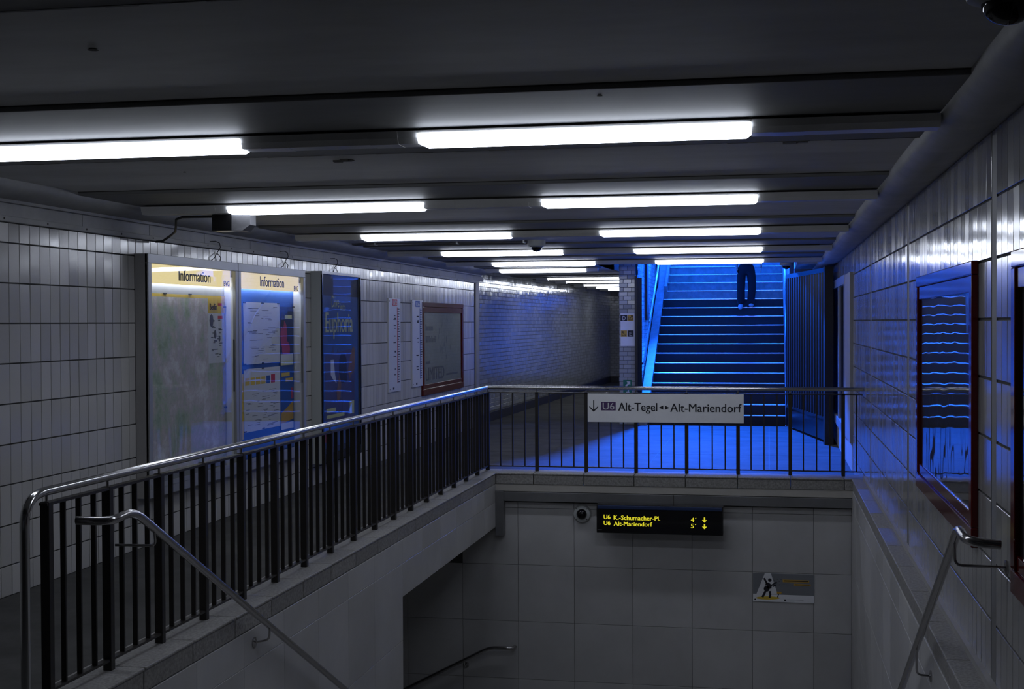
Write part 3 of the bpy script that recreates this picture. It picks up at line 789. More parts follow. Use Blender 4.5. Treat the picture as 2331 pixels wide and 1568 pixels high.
dome('dome_camera', (0.268, 21.35, 2.645), 0.10, 'dark dome camera hanging at the right end of the blue stair opening', 2.63)
dc = thing('round_camera', (-2.064, YW, -0.452), 'round grey camera with black eye on the stone wall beside the departure board', 'security camera')
MB().lathe([(0.102, 0.0), (0.102, 0.02), (0.090, 0.045), (0.060, 0.052), (0.058, 0.05)], (-2.064, YW, -0.452), (0, -1, 0), 32).build('ring', 'posterside', dc, smooth=True)
MB().lathe([(0.058 * math.cos(a), 0.048 + 0.05 * math.sin(a)) for a in [math.pi / 2 * k / 8 for k in range(9)]], (-2.064, YW, -0.452), (0, -1, 0), 24).build('dome', 'dome', dc, smooth=True)
for k in range(4):
    an = math.pi / 4 + math.pi / 2 * k
    MB().lathe([(0.006, 0.04), (0.006, 0.05)], (-2.064 + 0.083 * math.cos(an), YW, -0.452 + 0.083 * math.sin(an)), (0, -1, 0), 8).build('screw', 'dirt', dc)
cp = thing('conduit', (-3.8, 15.05, 2.64), 'pair of thin grey pipes on the ceiling leading to the middle dome camera', 'conduit')
for dy in (-0.03, 0.03):
    MB().tube([(-4.95, 15.05 + dy, 2.640), (-2.76, 15.05 + dy, 2.640)], 0.012, 8).build('pipe', 'steel', cp, smooth=True)
for x in (-4.6, -3.6, -2.8):
    MB().box(x - 0.01, x + 0.01, 15.0, 15.1, 2.626, 2.657).build('clamp', 'trunk', cp)

sp = thing('loudspeaker', (-4.11, 9.70, 2.43), 'dark box loudspeaker with grey grille hanging under the second lamp row', 'loudspeaker')
MB().prism([(-4.265, 2.552), (-4.265, 2.425), (-4.10, 2.425), (-4.10, 2.552)], 9.60, 9.80, 'y').build('cabinet', 'blackgloss', sp, bevel=0.004)
MB().add([(-4.10, 9.60, 2.552), (-4.10, 9.60, 2.425), (-4.02, 9.62, 2.425), (-3.965, 9.64, 2.47), (-3.965, 9.64, 2.552), (-4.10, 9.80, 2.552), (-4.10, 9.80, 2.425), (-4.02, 9.78, 2.425), (-3.965, 9.76, 2.47), (-3.965, 9.76, 2.552)],
         [(0, 1, 2, 3, 4), (9, 8, 7, 6, 5), (0, 5, 6, 1), (1, 6, 7, 2), (2, 7, 8, 3), (3, 8, 9, 4), (4, 9, 5, 0)]).build('grille', 'speaker', sp)
MB().box(-4.28, -4.24, 9.66, 9.74, 2.54, 2.565).build('bracket', 'black', sp)
cb = tag(MB().tube([(-4.28, 9.70, 2.545), (-4.56, 9.70, 2.545), (-4.62, 9.72, 2.53), (-4.66, 9.80, 2.49), (-4.75, 9.98, 2.455), (-4.88, 10.15, 2.43), (-5.03, 10.32, 2.40), (-5.11, 10.36, 2.40)], 0.010, 8).build('cable', 'cable', smooth=True, origin=(-4.27, 9.66, 2.55)),
         'black cable running from the loudspeaker to the left wall', 'cable')
HK = ['above the first lit map cabinet', 'above the second lit map cabinet', 'above the tall blue poster case']
for k, y in enumerate((11.62, 13.40, 15.05)):
    x = XL + 0.02
    mb = MB().tube([(x - 0.01, y - 0.10, 2.47), (x + 0.03, y - 0.06, 2.475), (x + 0.045, y, 2.46), (x + 0.04, y + 0.03, 2.42), (x, y + 0.04, 2.37), (x + 0.02, y - 0.06, 2.32), (x, y - 0.09, 2.295)], 0.004, 6)
    mb.tube([(x, y + 0.04, 2.37), (x + 0.015, y + 0.09, 2.33), (x, y + 0.10, 2.29)], 0.004, 6)
    tag(mb.build('wire', 'cable', smooth=True, origin=(x, y, 2.4)), 'thin dark wire loop ' + HK[k], 'wire', 'wires above the left wall cases')

# ------------------------------------------------------------------ information cabinets on the left wall
def cabinet(y0, y1, label, which):
    X = -5.03
    t = thing('information_cabinet', (X, (y0 + y1) / 2, 0.26), label, 'cabinet', 'lit information cabinets')
    F = FL(X); z0, z1 = 0.255, 2.283
    bd = MB(); bd.box(XL, XL + 0.012, y0, y1, z0, z1); bd.box(XL, X, y0, y0 + 0.02, z0, z1); bd.box(XL, X, y1 - 0.02, y1, z0, z1)
    bd.box(XL, X, y0 + .02, y1 - .02, z1 - 0.02, z1); bd.box(XL, X, y0 + .02, y1 - .02, z0, z0 + 0.02)
    bd.build('body', 'greyside', t)
    fm = MB(); fw_ = 0.062
    fm.fbox(F, y0, y1, z1 - 0.078, z1, -0.02, 0.012); fm.fbox(F, y0, y1, z0, z0 + 0.075, -0.02, 0.012)
    fm.fbox(F, y0, y0 + fw_, z0 + .075, z1 - .078, -0.02, 0.012); fm.fbox(F, y1 - fw_, y1, z0 + .075, z1 - .078, -0.02, 0.012)
    fm.build('frame', 'grey', t, bevel=0.003)
    a0, a1 = y0 + fw_, y1 - fw_
    hz0, hz1 = 2.045, 2.205
    Fb = FL(-5.085)
    MB().fbox(Fb, a0 + 0.02, a1 - 0.02, hz0, hz1, 0.0, 0.02).build('header', 'header', t)
    MB().fbox(Fb, a0 + 0.02, a1 - 0.02, hz0 + 0.012, hz0 + 0.036, -0.026, -0.006).build('lamp_tube', 'tubeglow', t)
    text('Information', Fb, (a0 + a1) / 2 + 0.06, hz0 + 0.035, 0.100, 0.021, 'ink', t, width=0.66, align='C', heavy=0.002)
    icon = MB(); icon.disc(Fb, a0 + 0.055, hz1 - 0.025, 0.017, 0.02, 0.022, 12); icon.fbox(Fb, a0 + 0.04, a0 + 0.07, hz0 + 0.02, hz0 + 0.105, 0.02, 0.022)
    icon.build('info_icon', 'ink', t)
    text('BVG', Fb, a1 - 0.175, hz0 + 0.012, 0.050, 0.021, 'ink', t, width=0.13, bold=0.004)
    MB().fbox(FL(XL + 0.012), a0 + .01, a1 - .01, 0.33, 2.21, 0.0, 0.004).build('back_board', 'blueprint' if which else 'grey', t)
    Fp = FL(-5.125)
    def pr_(nm, u0, u1, v0, v1, m, n=0.002): return MB().fbox(Fp, u0, u1, v0, v1, 0, n).build(nm, m, t)
    if which == 0:
        pr_('city_map', a0 + 0.02, a1 - 0.02, 0.40, 1.935, 'map')
        pr_('map_border', a0 + 0.02, a1 - 0.02, 1.935, 1.962, 'yellow')
        pr_('map_legend', a0 + 1.34, a0 + 1.705, 1.33, 1.925, 'white', 0.003)
        pr_('legend_title', a0 + 1.34, a0 + 1.715, 1.80, 1.935, 'yellow', 0.0035)
        text('Berlin', Fp, a0 + 1.37, 1.832, 0.06, 0.004, 'ink', t, width=0.16)
        lg = MB()
        for (u, v, r_) in ((1.41, 1.73, 0.045), (1.49, 1.60, 0.03), (1.59, 1.56, 0.022)): lg.disc(Fp, a0 + u, v, r_, 0.003, 0.004, 8, 1.4)
        for k in range(26):
            u, v = random.uniform(1.37, 1.60), random.uniform(1.35, 1.75); lg.fbox(Fp, a0 + u, a0 + u + random.uniform(.04, .08), v, v + 0.008, 0.003, 0.0038)
        lg.build('legend_drawing', 'inkgrey', t)
        rd = MB(); rd.fbox(Fp, a0 + 1.56, a0 + 1.65, 1.87, 1.895, .0035, .0045); rd.fbox(Fp, a0 + 1.555, a0 + 1.66, 1.745, 1.775, .0035, .0045); rd.build('legend_map', 'redprint', t)
        clips = [(0.12, 1.965), (0.45, 1.965), (0.95, 1.965), (1.72, 1.86), (1.72, 0.9)]
    else:
        pr_('yellow_leaflet', a0 + 0.12, a0 + 0.29, 0.55, 1.20, 'yellow')
        pr_('blue_leaflet', a0 + 0.12, a0 + 0.285, 1.32, 1.88, 'violet')
        pr_('network_map', a0 + 0.30, a0 + 1.28, 1.29, 1.915, 'white', 0.003)
        pr_('timetable', a0 + 0.30, a0 + 1.28, 0.61, 1.245, 'white', 0.003)
        nm_ = MB()
        for k in range(46):
            u, v = a0 + random.uniform(0.4, 1.1), random.uniform(1.33, 1.87); l_ = random.uniform(.04, .2)
            nm_.fbox(Fp, u, min(u + l_, a0 + 1.26), v, v + 0.005, .003, .0036)
        for k in range(40):
            u, v = a0 + random.uniform(0.33, 1.1), 0.64 + 0.0095 * k
            nm_.fbox(Fp, u, min(u + random.uniform(.05, .2), a0 + 1.26), v, v + 0.005, .003, .0036)
        nm_.build('print_lines', 'inkgrey', t)
        sw = MB()
        for k in range(4): sw.fbox(Fp, a0 + 0.33 + 0.14 * k, a0 + 0.44 + 0.14 * k, 1.13, 1.155, .003, .004); sw.fbox(Fp, a0 + 0.33 + 0.14 * k, a0 + 0.44 + 0.14 * k, 1.08, 1.12, .003, .004)
        sw.build('fare_box', 'yellow', t)
        MB().fbox(Fp, a0 + 1.02, a0 + 1.13, 1.08, 1.17, .003, .004).build('fare_box', 'redprint', t)
        MB().fbox(Fp, a0 + 0.89, a0 + 0.99, 1.08, 1.16, .003, .004).build('fare_box', 'blueprint', t)
        pr_('event_poster', a0 + 1.29, a0 + 1.68, 1.25, 1.88, 'navy', 0.0025)
        fg = MB(); fg.disc(Fp, a0 + 1.40, 1.57, 0.10, .0025, .0035, 14, 1.6); fg.disc(Fp, a0 + 1.46, 1.42, 0.12, .0025, .0036, 14, .8); fg.build('poster_figure', 'pink', t)
        dk = MB(); dk.disc(Fp, a0 + 1.36, 1.74, 0.05, .003, .004, 12, 1.8); dk.build('poster_head', 'dark1', t)
        tx = MB(); tx.fbox(Fp, a0 + 1.43, a0 + 1.64, 1.75, 1.79, .003, .004); tx.fbox(Fp, a0 + 1.30, a0 + 1.67, 1.25, 1.30, .003, .004); tx.build('poster_text', 'lemon', t)
        MB().fbox(Fp, a0 + 1.30, a0 + 1.67, 1.30, 1.37, .003, .004).build('poster_text', 'white', t)
        pr_('travel_poster', a0 + 1.29, a0 + 1.68, 0.56, 1.22, 'blueprint', 0.0025)
        tx = MB(); tx.fbox(Fp, a0 + 1.32, a0 + 1.56, 1.13, 1.17, .003, .004); tx.fbox(Fp, a0 + 1.44, a0 + 1.66, 1.07, 1.11, .003, .004); tx.build('poster_text', 'yellow', t)
        MB().poly(Fp, [(a0 + 1.30, 0.62), (a0 + 1.67, 0.66), (a0 + 1.67, 0.86), (a0 + 1.51, 0.80), (a0 + 1.31, 0.74)], .0025, .0035).build('poster_landscape', 'ochre', t)
        MB().fbox(Fp, a0 + 1.60, a0 + 1.67, 0.88, 1.0, .003, .004).build('poster_text', 'pink', t)
        MB().fbox(Fp, a0 + 1.30, a0 + 1.67, 0.56, 0.63, .003, .004).build('poster_text', 'white', t)
        clips = [(0.32, 1.91), (0.80, 1.91), (1.24, 1.91), (0.32, 1.295), (0.80, 1.295), (0.32, 1.24), (0.80, 1.24), (0.32, 0.62), (0.8, 0.62), (1.69, 1.88)]
    ck = MB()
    for u, v in clips: ck.fbox(Fp, a0 + u - 0.03, a0 + u + 0.03, v - 0.006, v + 0.006, 0.003, 0.008)
    ck.build('paper_clip', 'dark1', t)
    MB().box(XL + 0.013, X - 0.02, a1 + 0.002, a1 + 0.012, 0.33, hz0 + 0.1).build('side_liner', 'white', t)
    lk = MB().fbox(F, a1 - 0.015, a1 - 0.003, 1.05, 1.55, -0.012, -0.004).build('handle_bar', 'dark1', t)
    gp = FL(X)
    MB().fbox(gp, a0 - 0.005, a1 + 0.005, z0 + 0.07, z1 - 0.074, -0.016, -0.012).build('pane', 'glass', t)
    MB().fbox(F, y0 + 0.02, y1 - 0.02, z0 + 0.075, z0 + 0.115, 0.0125, 0.016).build('sill', 'grey', t)
    return t
cabinet(10.03, 11.895, 'lit glass cabinet with a large city map, the nearer of the two', 0)
cabinet(11.905, 13.76, 'lit glass cabinet with timetables and leaflets, the farther of the two', 1)
MB().fbox(FL(XL), 13.78, 14.24, 0.3, 2.28, 0.008, 0.0085)

# tall poster case
pc = thing('poster_case', (-5.01, 15.0, 0.09), 'tall glass poster case with a blue advertisement in pale yellow letters', 'poster case')
F = FL(-5.01); y0, y1, z0, z1 = 14.27, 15.72, 0.09, 2.298
b = MB(); b.box(XL, XL + 0.01, y0, y1, z0, z1); b.box(XL, -5.012, y0, y0 + 0.02, z0, z1); b.box(XL, -5.012, y1 - 0.02, y1, z0, z1); b.box(XL, -5.012, y0 + .02, y1 - .02, z1 - 0.02, z1); b.box(XL, -5.012, y0 + .02, y1 - .02, z0, z0 + .02)
b.build('body', 'posterside', pc)
f_ = MB(); f_.fbox(F, y0, y1, z1 - 0.03, z1, -0.01, 0.006); f_.fbox(F, y0, y1, z0, z0 + 0.1, -0.01, 0.006); f_.fbox(F, y0, y0 + 0.035, z0 + .1, z1 - .03, -0.01, 0.006); f_.fbox(F, y1 - 0.03, y1, z0 + .1, z1 - .03, -0.01, 0.006)
f_.build('frame', 'blackgloss', pc)
Fp = FL(-5.03)
def yp(px): return 14.30 + (px - 731) / (820 - 731) * 1.40
def zp(py, px=770):
    k = 0.3515 * 1.0
    d = (14.3 + (px - 731) / 89 * 1.4) / 2984.27
    return 1.7 + (731 - py) * d * 1.02
MB().fbox(Fp, y0 + 0.10, y1 - 0.06, 0.25, 2.02, 0, 0.003).build('poster', 'skyprint', pc)
MB().fbox(Fp, y0 + 0.03, y1 - 0.03, 2.02, 2.26, -0.004, 0.0).build('dark_head', 'dark1', pc)
MB().fbox(Fp, y0 + 0.02, y1 - 0.02, 0.12, 2.27, -0.012, -0.006).build('back_board', 'navy', pc)
text('Dive', Fp, yp(754), zp(694), 0.135, 0.0035, 'lemon', pc, width=0.27, bold=0.004)
text('into', Fp, yp(773.5), zp(701), 0.090, 0.0035, 'lemon', pc, width=0.20, bold=0.004)
text('Euphoria', Fp, yp(740), zp(752, 760), 0.235, 0.0035, 'lemon', pc, width=1.00, heavy=0.007)
n_ = 0.003
lo_ = MB(); lo_.poly(Fp, [(yp(739), zp(805)), (yp(745), zp(800)), (yp(752), zp(802)), (yp(757), zp(783)), (yp(759), zp(800)), (yp(766), zp(798)), (yp(768), zp(790)), (yp(770), zp(798)), (yp(790), zp(793)), (yp(808), zp(795)), (yp(808), zp(965)), (yp(739), zp(965))], n_, n_ + .001); lo_.build('poster_cityscape', 'violet', pc)
mw = MB(); mw.poly(Fp, [(yp(771), zp(815)), (yp(775), zp(803)), (yp(783), zp(802)), (yp(788), zp(815)), (yp(789), zp(870)), (yp(776), zp(872)), (yp(770), zp(850))], n_ + .001, n_ + .002); mw.build('poster_hair', 'dark1', pc)
mw = MB(); mw.poly(Fp, [(yp(798), zp(805)), (yp(805), zp(785)), (yp(809), zp(795)), (yp(808), zp(840)), (yp(795), zp(865)), (yp(791), zp(845))], n_ + .001, n_ + .002); mw.poly(Fp, [(yp(770), zp(848)), (yp(775), zp(872)), (yp(773), zp(905)), (yp(766), zp(915)), (yp(764), zp(890)), (yp(768), zp(870))], n_ + .001, n_ + .0025); mw.build('poster_face', 'skin1', pc)
mw = MB(); mw.poly(Fp, [(yp(778), zp(885)), (yp(786), zp(870)), (yp(795), zp(875)), (yp(800), zp(920)), (yp(798), zp(960)), (yp(777), zp(960))], n_ + .001, n_ + .002); mw.build('poster_coat', 'violet', pc)
mw = MB(); mw.poly(Fp, [(yp(751), zp(815)), (yp(758), zp(815)), (yp(760), zp(845)), (yp(764), zp(870)), (yp(757), zp(862)), (yp(751), zp(850))], n_ + .001, n_ + .002); mw.build('poster_water', 'plate', pc)
tx = MB(); tx.fbox(Fp, yp(741), yp(762), zp(935), zp(926), n_ + .002, n_ + .003); tx.fbox(Fp, yp(741), yp(782), zp(949), zp(941), n_ + .002, n_ + .003); tx.fbox(Fp, yp(795), yp(806), zp(948), zp(917), n_ + .002, n_ + .003); tx.build('poster_text', 'lemon', pc)
MB().fbox(Fp, yp(738), yp(752), 0.32, 0.44, n_, n_ + .002).build('poster_logo', 'pink', pc)
MB().fbox(F, y0 + 0.03, y1 - 0.025, z0 + 0.09, z1 - 0.025, -0.006, -0.002).build('pane', 'glass', pc)

# line diagrams
def diagram(y0, y1, z0, z1, label, badge, bm_):
    t = thing('line_diagram', (-5.13, (y0 + y1) / 2, z0), label, 'sign', 'line diagrams on the left wall')
    F = FL(XL + 0.008)
    MB().fbox(F, y0, y1, z0, z1, 0, 0.022).build('board', 'board', t, bevel=0.002)
    w = y1 - y0
    MB().fbox(F, y0 + w * .30, y0 + w * .72, z1 - 0.10, z1 - 0.01, 0.022, 0.0235).build('badge', bm_, t)
    text(badge, F, y0 + w * .34, z1 - 0.09, 0.062, 0.0236, 'white', t, width=w * .34)
    MB().fbox(F, y0 + w * .70, y0 + w * .74, z0 + 0.11, z1 - 0.12, 0.022, 0.0232).build('line', bm_, t)
    tk = MB(); n = 30
    for k in range(n):
        z = z0 + 0.12 + (z1 - z0 - 0.27) * k / (n - 1); tk.fbox(F, y0 + w * .72, y0 + w * random.uniform(.85, .95), z, z + 0.012, 0.022, 0.0232)
    for k in range(12):
        z = z0 + random.uniform(0.15, z1 - z0 - 0.2); tk.fbox(F, y0 + w * random.uniform(.35, .5), y0 + w * random.uniform(.55, .62), z, z + 0.014, 0.022, 0.0232)
    tk.fbox(F, y0 + w * .32, y0 + w * .44, z0 + 0.03, z0 + 0.06, 0.022, 0.0232)
    tk.build('stop_names', 'ink', t)
    for (a, b_) in ((.06, .03), (.06, .97)):
        MB().disc(F, y0 + w * a, z0 + (z1 - z0) * b_, 0.008, 0.022, 0.025, 8).build('screw', 'steel', t)
    return t
diagram(17.33, 17.91, 0.745, 2.040, 'narrow white line diagram with a red badge', 'U2', 'redprint')
diagram(18.54, 19.13, 0.755, 2.035, 'narrow white line diagram with a blue badge, beside the red poster frame', 'U6', 'blueprint')

# red poster frames
def red_frame(name, F, y0, y1, z0, z1, ins, label, kind):
    t = thing(name, F((y0 + y1) / 2, z0, 0), label, 'poster board', 'red framed poster boards')
    d = 0.035; w = 0.085; hw = 0.14
    fr_ = MB(); fr_.fbox(F, y0, y1, z1 - 0.07, z1, 0, d); fr_.fbox(F, y0, y1, z0, z0 + 0.10, 0, d); fr_.fbox(F, y0, y0 + w, z0 + .10, z1 - .07, 0, d); fr_.fbox(F, y1 - w, y1, z0 + .10, z1 - .07, 0, d)
    fr_.build('frame', 'red', t, bevel=0.006)
    MB().fbox(F, y0 + w + .002, y1 - w - .002, z1 - 0.155, z1 - 0.072, 0, d - 0.008).build('header', 'red', t, bevel=0.004)
    ib = MB(); ib.fbox(F, y0 + w + .002, y1 - w - .002, z0 + 0.102, z0 + 0.165, 0, d - 0.010); ib.build('lower_bar', 'red', t, bevel=0.004)
    a0, a1, b0, b1 = y0 + w, y1 - w, z0 + 0.165, z1 - 0.155
    if kind == 0:
        MB().fbox(F, a0, a1, b0, b1, 0.002, 0.006).build('poster', 'paper', t)
        tx = MB()
        MB().fbox(F, a0 + 0.0, a0 + 0.02, b0, b1, 0.006, 0.007).build('poster_edge', 'paperink', t)
        for (u, v, w_, h_, c_) in ((0.16, b1 - 0.28, 0.46, 0.10, 7), (0.16, b1 - 0.46, 0.62, 0.10, 9), (0.16, b0 + 0.31, 0.28, 0.055, 6)):
            wd_ = MB()
            for k in range(c_): wd_.fbox(F, a0 + u + w_ * k / c_, a0 + u + w_ * (k + 0.78) / c_, v, v + h_ * random.choice((0.7, 0.7, 1.0)), 0.006, 0.0072)
            wd_.build('worn_print', 'paperink', t)
        text('LIMITED', F, a0 + 0.16, b0 + 0.055, 0.20, 0.0065, 'paperink', t, width=1.15, heavy=0.006)
        for k in range(26):
            u, v = a0 + random.uniform(0.95, 1.75), random.uniform(b0 + .35, b1 - .1); tx.fbox(F, u, u + 0.012, v, v + random.uniform(.03, .12), 0.006, 0.0068)
        tx.fbox(F, a0 + 1.45, a1 - 0.25, b0 + 0.09, b0 + 0.12, 0.006, 0.0068)
        tx.build('poster_drawing', 'inkgrey', t)
        gm = 'glass'
    else:
        MB().fbox(F, a0, a1, b0, b1, 0.002, 0.006).build('poster', 'dark1', t)
        gm = 'glass_wavy'
    MB().fbox(F, a0, a1, b0, b1, 0.014, 0.017).build('pane', gm, t)
    return t
red_frame('poster_board', FL(XL + 0.008), 19.10, 21.76, 0.595, 2.012, 0, 'dark red poster frame with a pale green printed poster on the left wall', 0)
red_frame('poster_board', FR(XR - 0.008), 6.77, 9.27, 0.575, 1.995, 0, 'large dark red frame with blue reflections on the right wall', 1)
red_frame('poster_board', FR(XR - 0.008), 3.20, 5.70, 0.575, 1.985, 0, 'dark red frame cut off by the right edge of the picture', 1)

# ------------------------------------------------------------------ departure board, guitar sign, pillar signs
db = thing('departure_board', (-1.18, 14.29, -0.62), 'black departure board with yellow dot letters under the grey channel', 'display board')
Fd = FF(14.30)
b = MB(); b.box(-1.866, -0.491, 14.30, 14.47, -0.618, -0.305); b.build('case', 'blackgloss', db, bevel=0.006)
MB().box(-1.855, -0.50, 14.285, 14.31, -0.352, -0.312).build('hood', 'navy', db, bevel=0.006)
MB().fbox(Fd, -1.84, -0.515, -0.60, -0.36, 0.001, 0.004).build('screen', 'dome', db)
MB().box(-1.3, -1.05, 14.47, 14.585, -0.5, -0.38).build('wall_mount', 'tray', db)
def xd(px): return -1.866 + (px - 1358) * (1.375 / 288)
def zd(py, px=1400): return -0.305 - (py - (1148.5 + (px - 1358) * 0.0139)) * (0.313 / 65.5)
for s, px, py, w in (('U6', 1375, 1181.5, 15), ('K.-Schumacher-Pl.', 1398, 1183, 106), ('4\u00b4', 1574, 1186.5, 12), ('U6', 1375, 1195.5, 15), ('Alt-Mariendorf', 1398, 1197, 88), ('5\u00b4', 1574, 1200.5, 12)):
    text(s, Fd, xd(px), zd(py, px), 0.047, 0.005, 'orange', db, width=xd(px + w) - xd(px), heavy=0.0015, thick=0.001)
for py in (1182, 1197):
    MB().poly(Fd, [(xd(1603), zd(py - 6, 1605)), (xd(1606), zd(py - 6, 1605)), (xd(1606), zd(py, 1605)), (xd(1610), zd(py, 1605)), (xd(1604.5), zd(py + 6, 1605)), (xd(1599), zd(py, 1605)), (xd(1603), zd(py, 1605))], 0.005, 0.006).build('arrow', 'orange', db)
MB().fbox(Fd, -1.855, -1.805, -0.585, -0.579, 0.004, 0.006).build('maker_mark', 'inkgrey', db)

gs = thing('notice_sign', (0.15, YW, -1.37), 'small sign with a black guitarist figure on the stone wall', 'sign')
Fg = FF(YW); gx0, gx1, gz0, gz1 = -0.177, 0.477, -1.372, -1.060
MB().fbox(Fg, gx0, gx1, gz0, gz1, 0, 0.008).build('plate', 'inkgrey', gs)
def gp(x, y): return (gx0 + (x - 195) / (2220 - 195) * (gx1 - gx0), gz1 - (y - 190 - (x - 195) * 0.022) / (970) * (gz1 - gz0))
T['signgrey'] = mat('sign_grey', (0.20, 0.21, 0.23), 0.5)
bpy.data.objects['plate.001' if 'plate.001' in bpy.data.objects else 'plate'].data.materials[0] = T['signgrey']
def gpoly(nm, polys, m, n):
    mb = MB()
    for p in polys: mb.poly(Fg, [gp(*q) for q in p], n, n + 0.0008)
    return mb.build(nm, m, gs)
def limb(x0, y0, x1, y1, w):
    dx, dy = x1 - x0, y1 - y0; l = math.hypot(dx, dy); nx, ny = -dy / l * w, dx / l * w
    return [(x0 + nx, y0 + ny), (x1 + nx, y1 + ny), (x1 - nx, y1 - ny), (x0 - nx, y0 - ny)]
def ell(x, y, rx, ry, k=20, rot=0):
    return [(x + rx * math.cos(2 * math.pi * i / k) * math.cos(rot) - ry * math.sin(2 * math.pi * i / k) * math.sin(rot), y + rx * math.cos(2 * math.pi * i / k) * math.sin(rot) + ry * math.sin(2 * math.pi * i / k) * math.cos(rot)) for i in range(k)]
gpoly('white_band', [[(197, 895), (2218, 950), (2218, 1200), (197, 1150)]], 'plate', 0.008)
gpoly('spotlight_beam', [[(590, 195), (790, 195), (1010, 900), (310, 900)]], 'plate', 0.0082)
gpoly('stage_disc', [ell(690, 1035, 395, 55)], 'yellow', 0.0092)
gpoly('guitarist', [ell(757, 425, 58, 58), limb(565, 360, 660, 540, 30), [(620, 520), (700, 505), (790, 560), (760, 600), (600, 610)], limb(610, 810, 510, 1010, 36), limb(755, 800, 770, 930, 32), limb(770, 920, 745, 1030, 32)], 'ink', 0.0102)
gpoly('guitar', [ell(650, 720, 95, 100), ell(735, 650, 80, 75), limb(780, 620, 985, 490, 22), limb(850, 640, 950, 590, 24)], 'ink', 0.0108)
gpoly('notes', [ell(910, 430, 14, 12), ell(1010, 395, 22, 10), ell(1070, 465, 24, 12), ell(1070, 580, 16, 14), ell(1130, 400, 20, 12)], 'inkgrey', 0.0092)
for q in ([(1185, 400), (2060, 425), (2060, 500), (1185, 490)], [(1560, 535), (2110, 560), (2110, 615), (1560, 605)], [(985, 820), (1150, 825), (1140, 890), (990, 885)]): gpoly('caption_bar', [q], 'ochre', 0.0092)
for q in [[(1225, 430), (2030, 450), (2030, 475), (1225, 460)], [(1590, 560), (2070, 580), (2070, 595), (1590, 580)], [(1230, 1075), (1300, 1080), (1300, 1135), (1230, 1130)], limb(1050, 900, 1010, 1010, 14), ell(265, 1085, 25, 25)]: gpoly('caption_text', [q], 'ink', 0.0100)
gpoly('small_print', [[(1330, 1085), (1870, 1095), (1870, 1103), (1330, 1093)], [(1330, 1130), (1570, 1135), (1570, 1143), (1330, 1138)]], 'inkgrey', 0.0092)

ps = thing('exit_sign', (-2.54, PY, 1.27), 'white plate with exit letters D and E and arrows on the brick pillar', 'sign')
Fq = FF(PY - 0.007)
def xq(px): return -2.685 + (px - 1411) / 36.0 * 0.293
def zq(py): return 1.7 + (731.0 + 0.4 - py + 0.0) * 0.00799
MB().fbox(Fq, xq(1414), xq(1445.5), zq(786.5), zq(712), 0, 0.012).build('plate', 'plate', ps)
nq = 0.0125
MB().fbox(Fq, xq(1414), xq(1429), zq(729.5), zq(715.5), nq - .0005, nq + .0005).build('letter_field', 'ink', ps)
MB().fbox(Fq, xq(1429.5), xq(1443.5), zq(729.5), zq(715.5), nq - .0005, nq + .0005).build('arrow_field', 'ochre', ps)
MB().fbox(Fq, xq(1429.5), xq(1443.5), zq(765.5), zq(751), nq - .0005, nq + .0005).build('letter_field', 'ink', ps)
MB().fbox(Fq, xq(1414.5), xq(1428.5), zq(765.5), zq(751), nq - .0005, nq + .0005).build('arrow_field', 'ochre', ps)
text('D', Fq, xq(1418.5), zq(727.5), 0.075, nq + .0006, 'white', ps, width=0.055, bold=.004)
text('E', Fq, xq(1434), zq(763.5), 0.075, nq + .0006, 'white', ps, width=0.05, bold=.004)
def exarrow(cx, cy, s, nm):
    mb = MB()
    mb.fbox(Fq, xq(cx - 4.5), xq(cx - 3.4), zq(cy + 5), zq(cy - 3), nq + .0006, nq + .0012); mb.fbox(Fq, xq(cx - 4.5), xq(cx + 4.5), zq(cy + 5), zq(cy + 3.8), nq + .0006, nq + .0012); mb.fbox(Fq, xq(cx + 3.4), xq(cx + 4.5), zq(cy + 5), zq(cy - 0), nq + .0006, nq + .0012)
    a = [(xq(cx - s * 2.4), zq(cy + 1.6)), (xq(cx - s * 1.5), zq(cy + 2.4)), (xq(cx + s * 3), zq(cy - 3)), (xq(cx + s * 2), zq(cy - 4))]
    mb.poly(Fq, a, nq + .0006, nq + .0012); mb.poly(Fq, [(xq(cx), zq(cy - 5.5)), (xq(cx + s * 5), zq(cy - 5.5)), (xq(cx + s * 5), zq(cy - 0.5))], nq + .0006, nq + .0012)
    mb.build(nm, 'ink', ps)
exarrow(1436.5, 722.5, 1, 'arrow'); exarrow(1421.5, 758.5, -1, 'arrow')
eg = thing('escape_sign', (-2.53, PY, 0.38), 'green escape route sign low on the brick pillar behind the handrail', 'sign')
MB().fbox(Fq, xq(1419.5), xq(1438.5), zq(898), zq(864), 0, 0.006).build('plate', 'green', eg)
ew = MB(); ew.poly(Fq, [(xq(1427), zq(867.5)), (xq(1435.5), zq(867.5)), (xq(1435.5), zq(876)), (xq(1433), zq(873.5)), (xq(1426.5), zq(880)), (xq(1424), zq(877.5)), (xq(1430), zq(871))], .006, .007); ew.build('arrow', 'white', eg)
ew = MB(); ew.disc(Fq, xq(1431), zq(888.5), 0.012, .006, .007, 10); ew.poly(Fq, [(xq(1426), zq(891)), (xq(1432), zq(890)), (xq(1435), zq(894)), (xq(1430), zq(893.5)), (xq(1428), zq(897)), (xq(1425), zq(897))], .006, .007); ew.build('running_figure', 'white', eg)
jb = thing('junction_box', (-4.3, 40.4, 2.25), 'small white box high on the end wall of the corridor', 'box')
MB().box(-4.47, -4.14, 40.35, 40.6, 2.24, 2.58).build('case', 'plate', jb, bevel=0.01)
MB().box(-4.45, -4.16, 40.338, 40.352, 2.26, 2.56).build('lid', 'plate', jb, bevel=0.004)

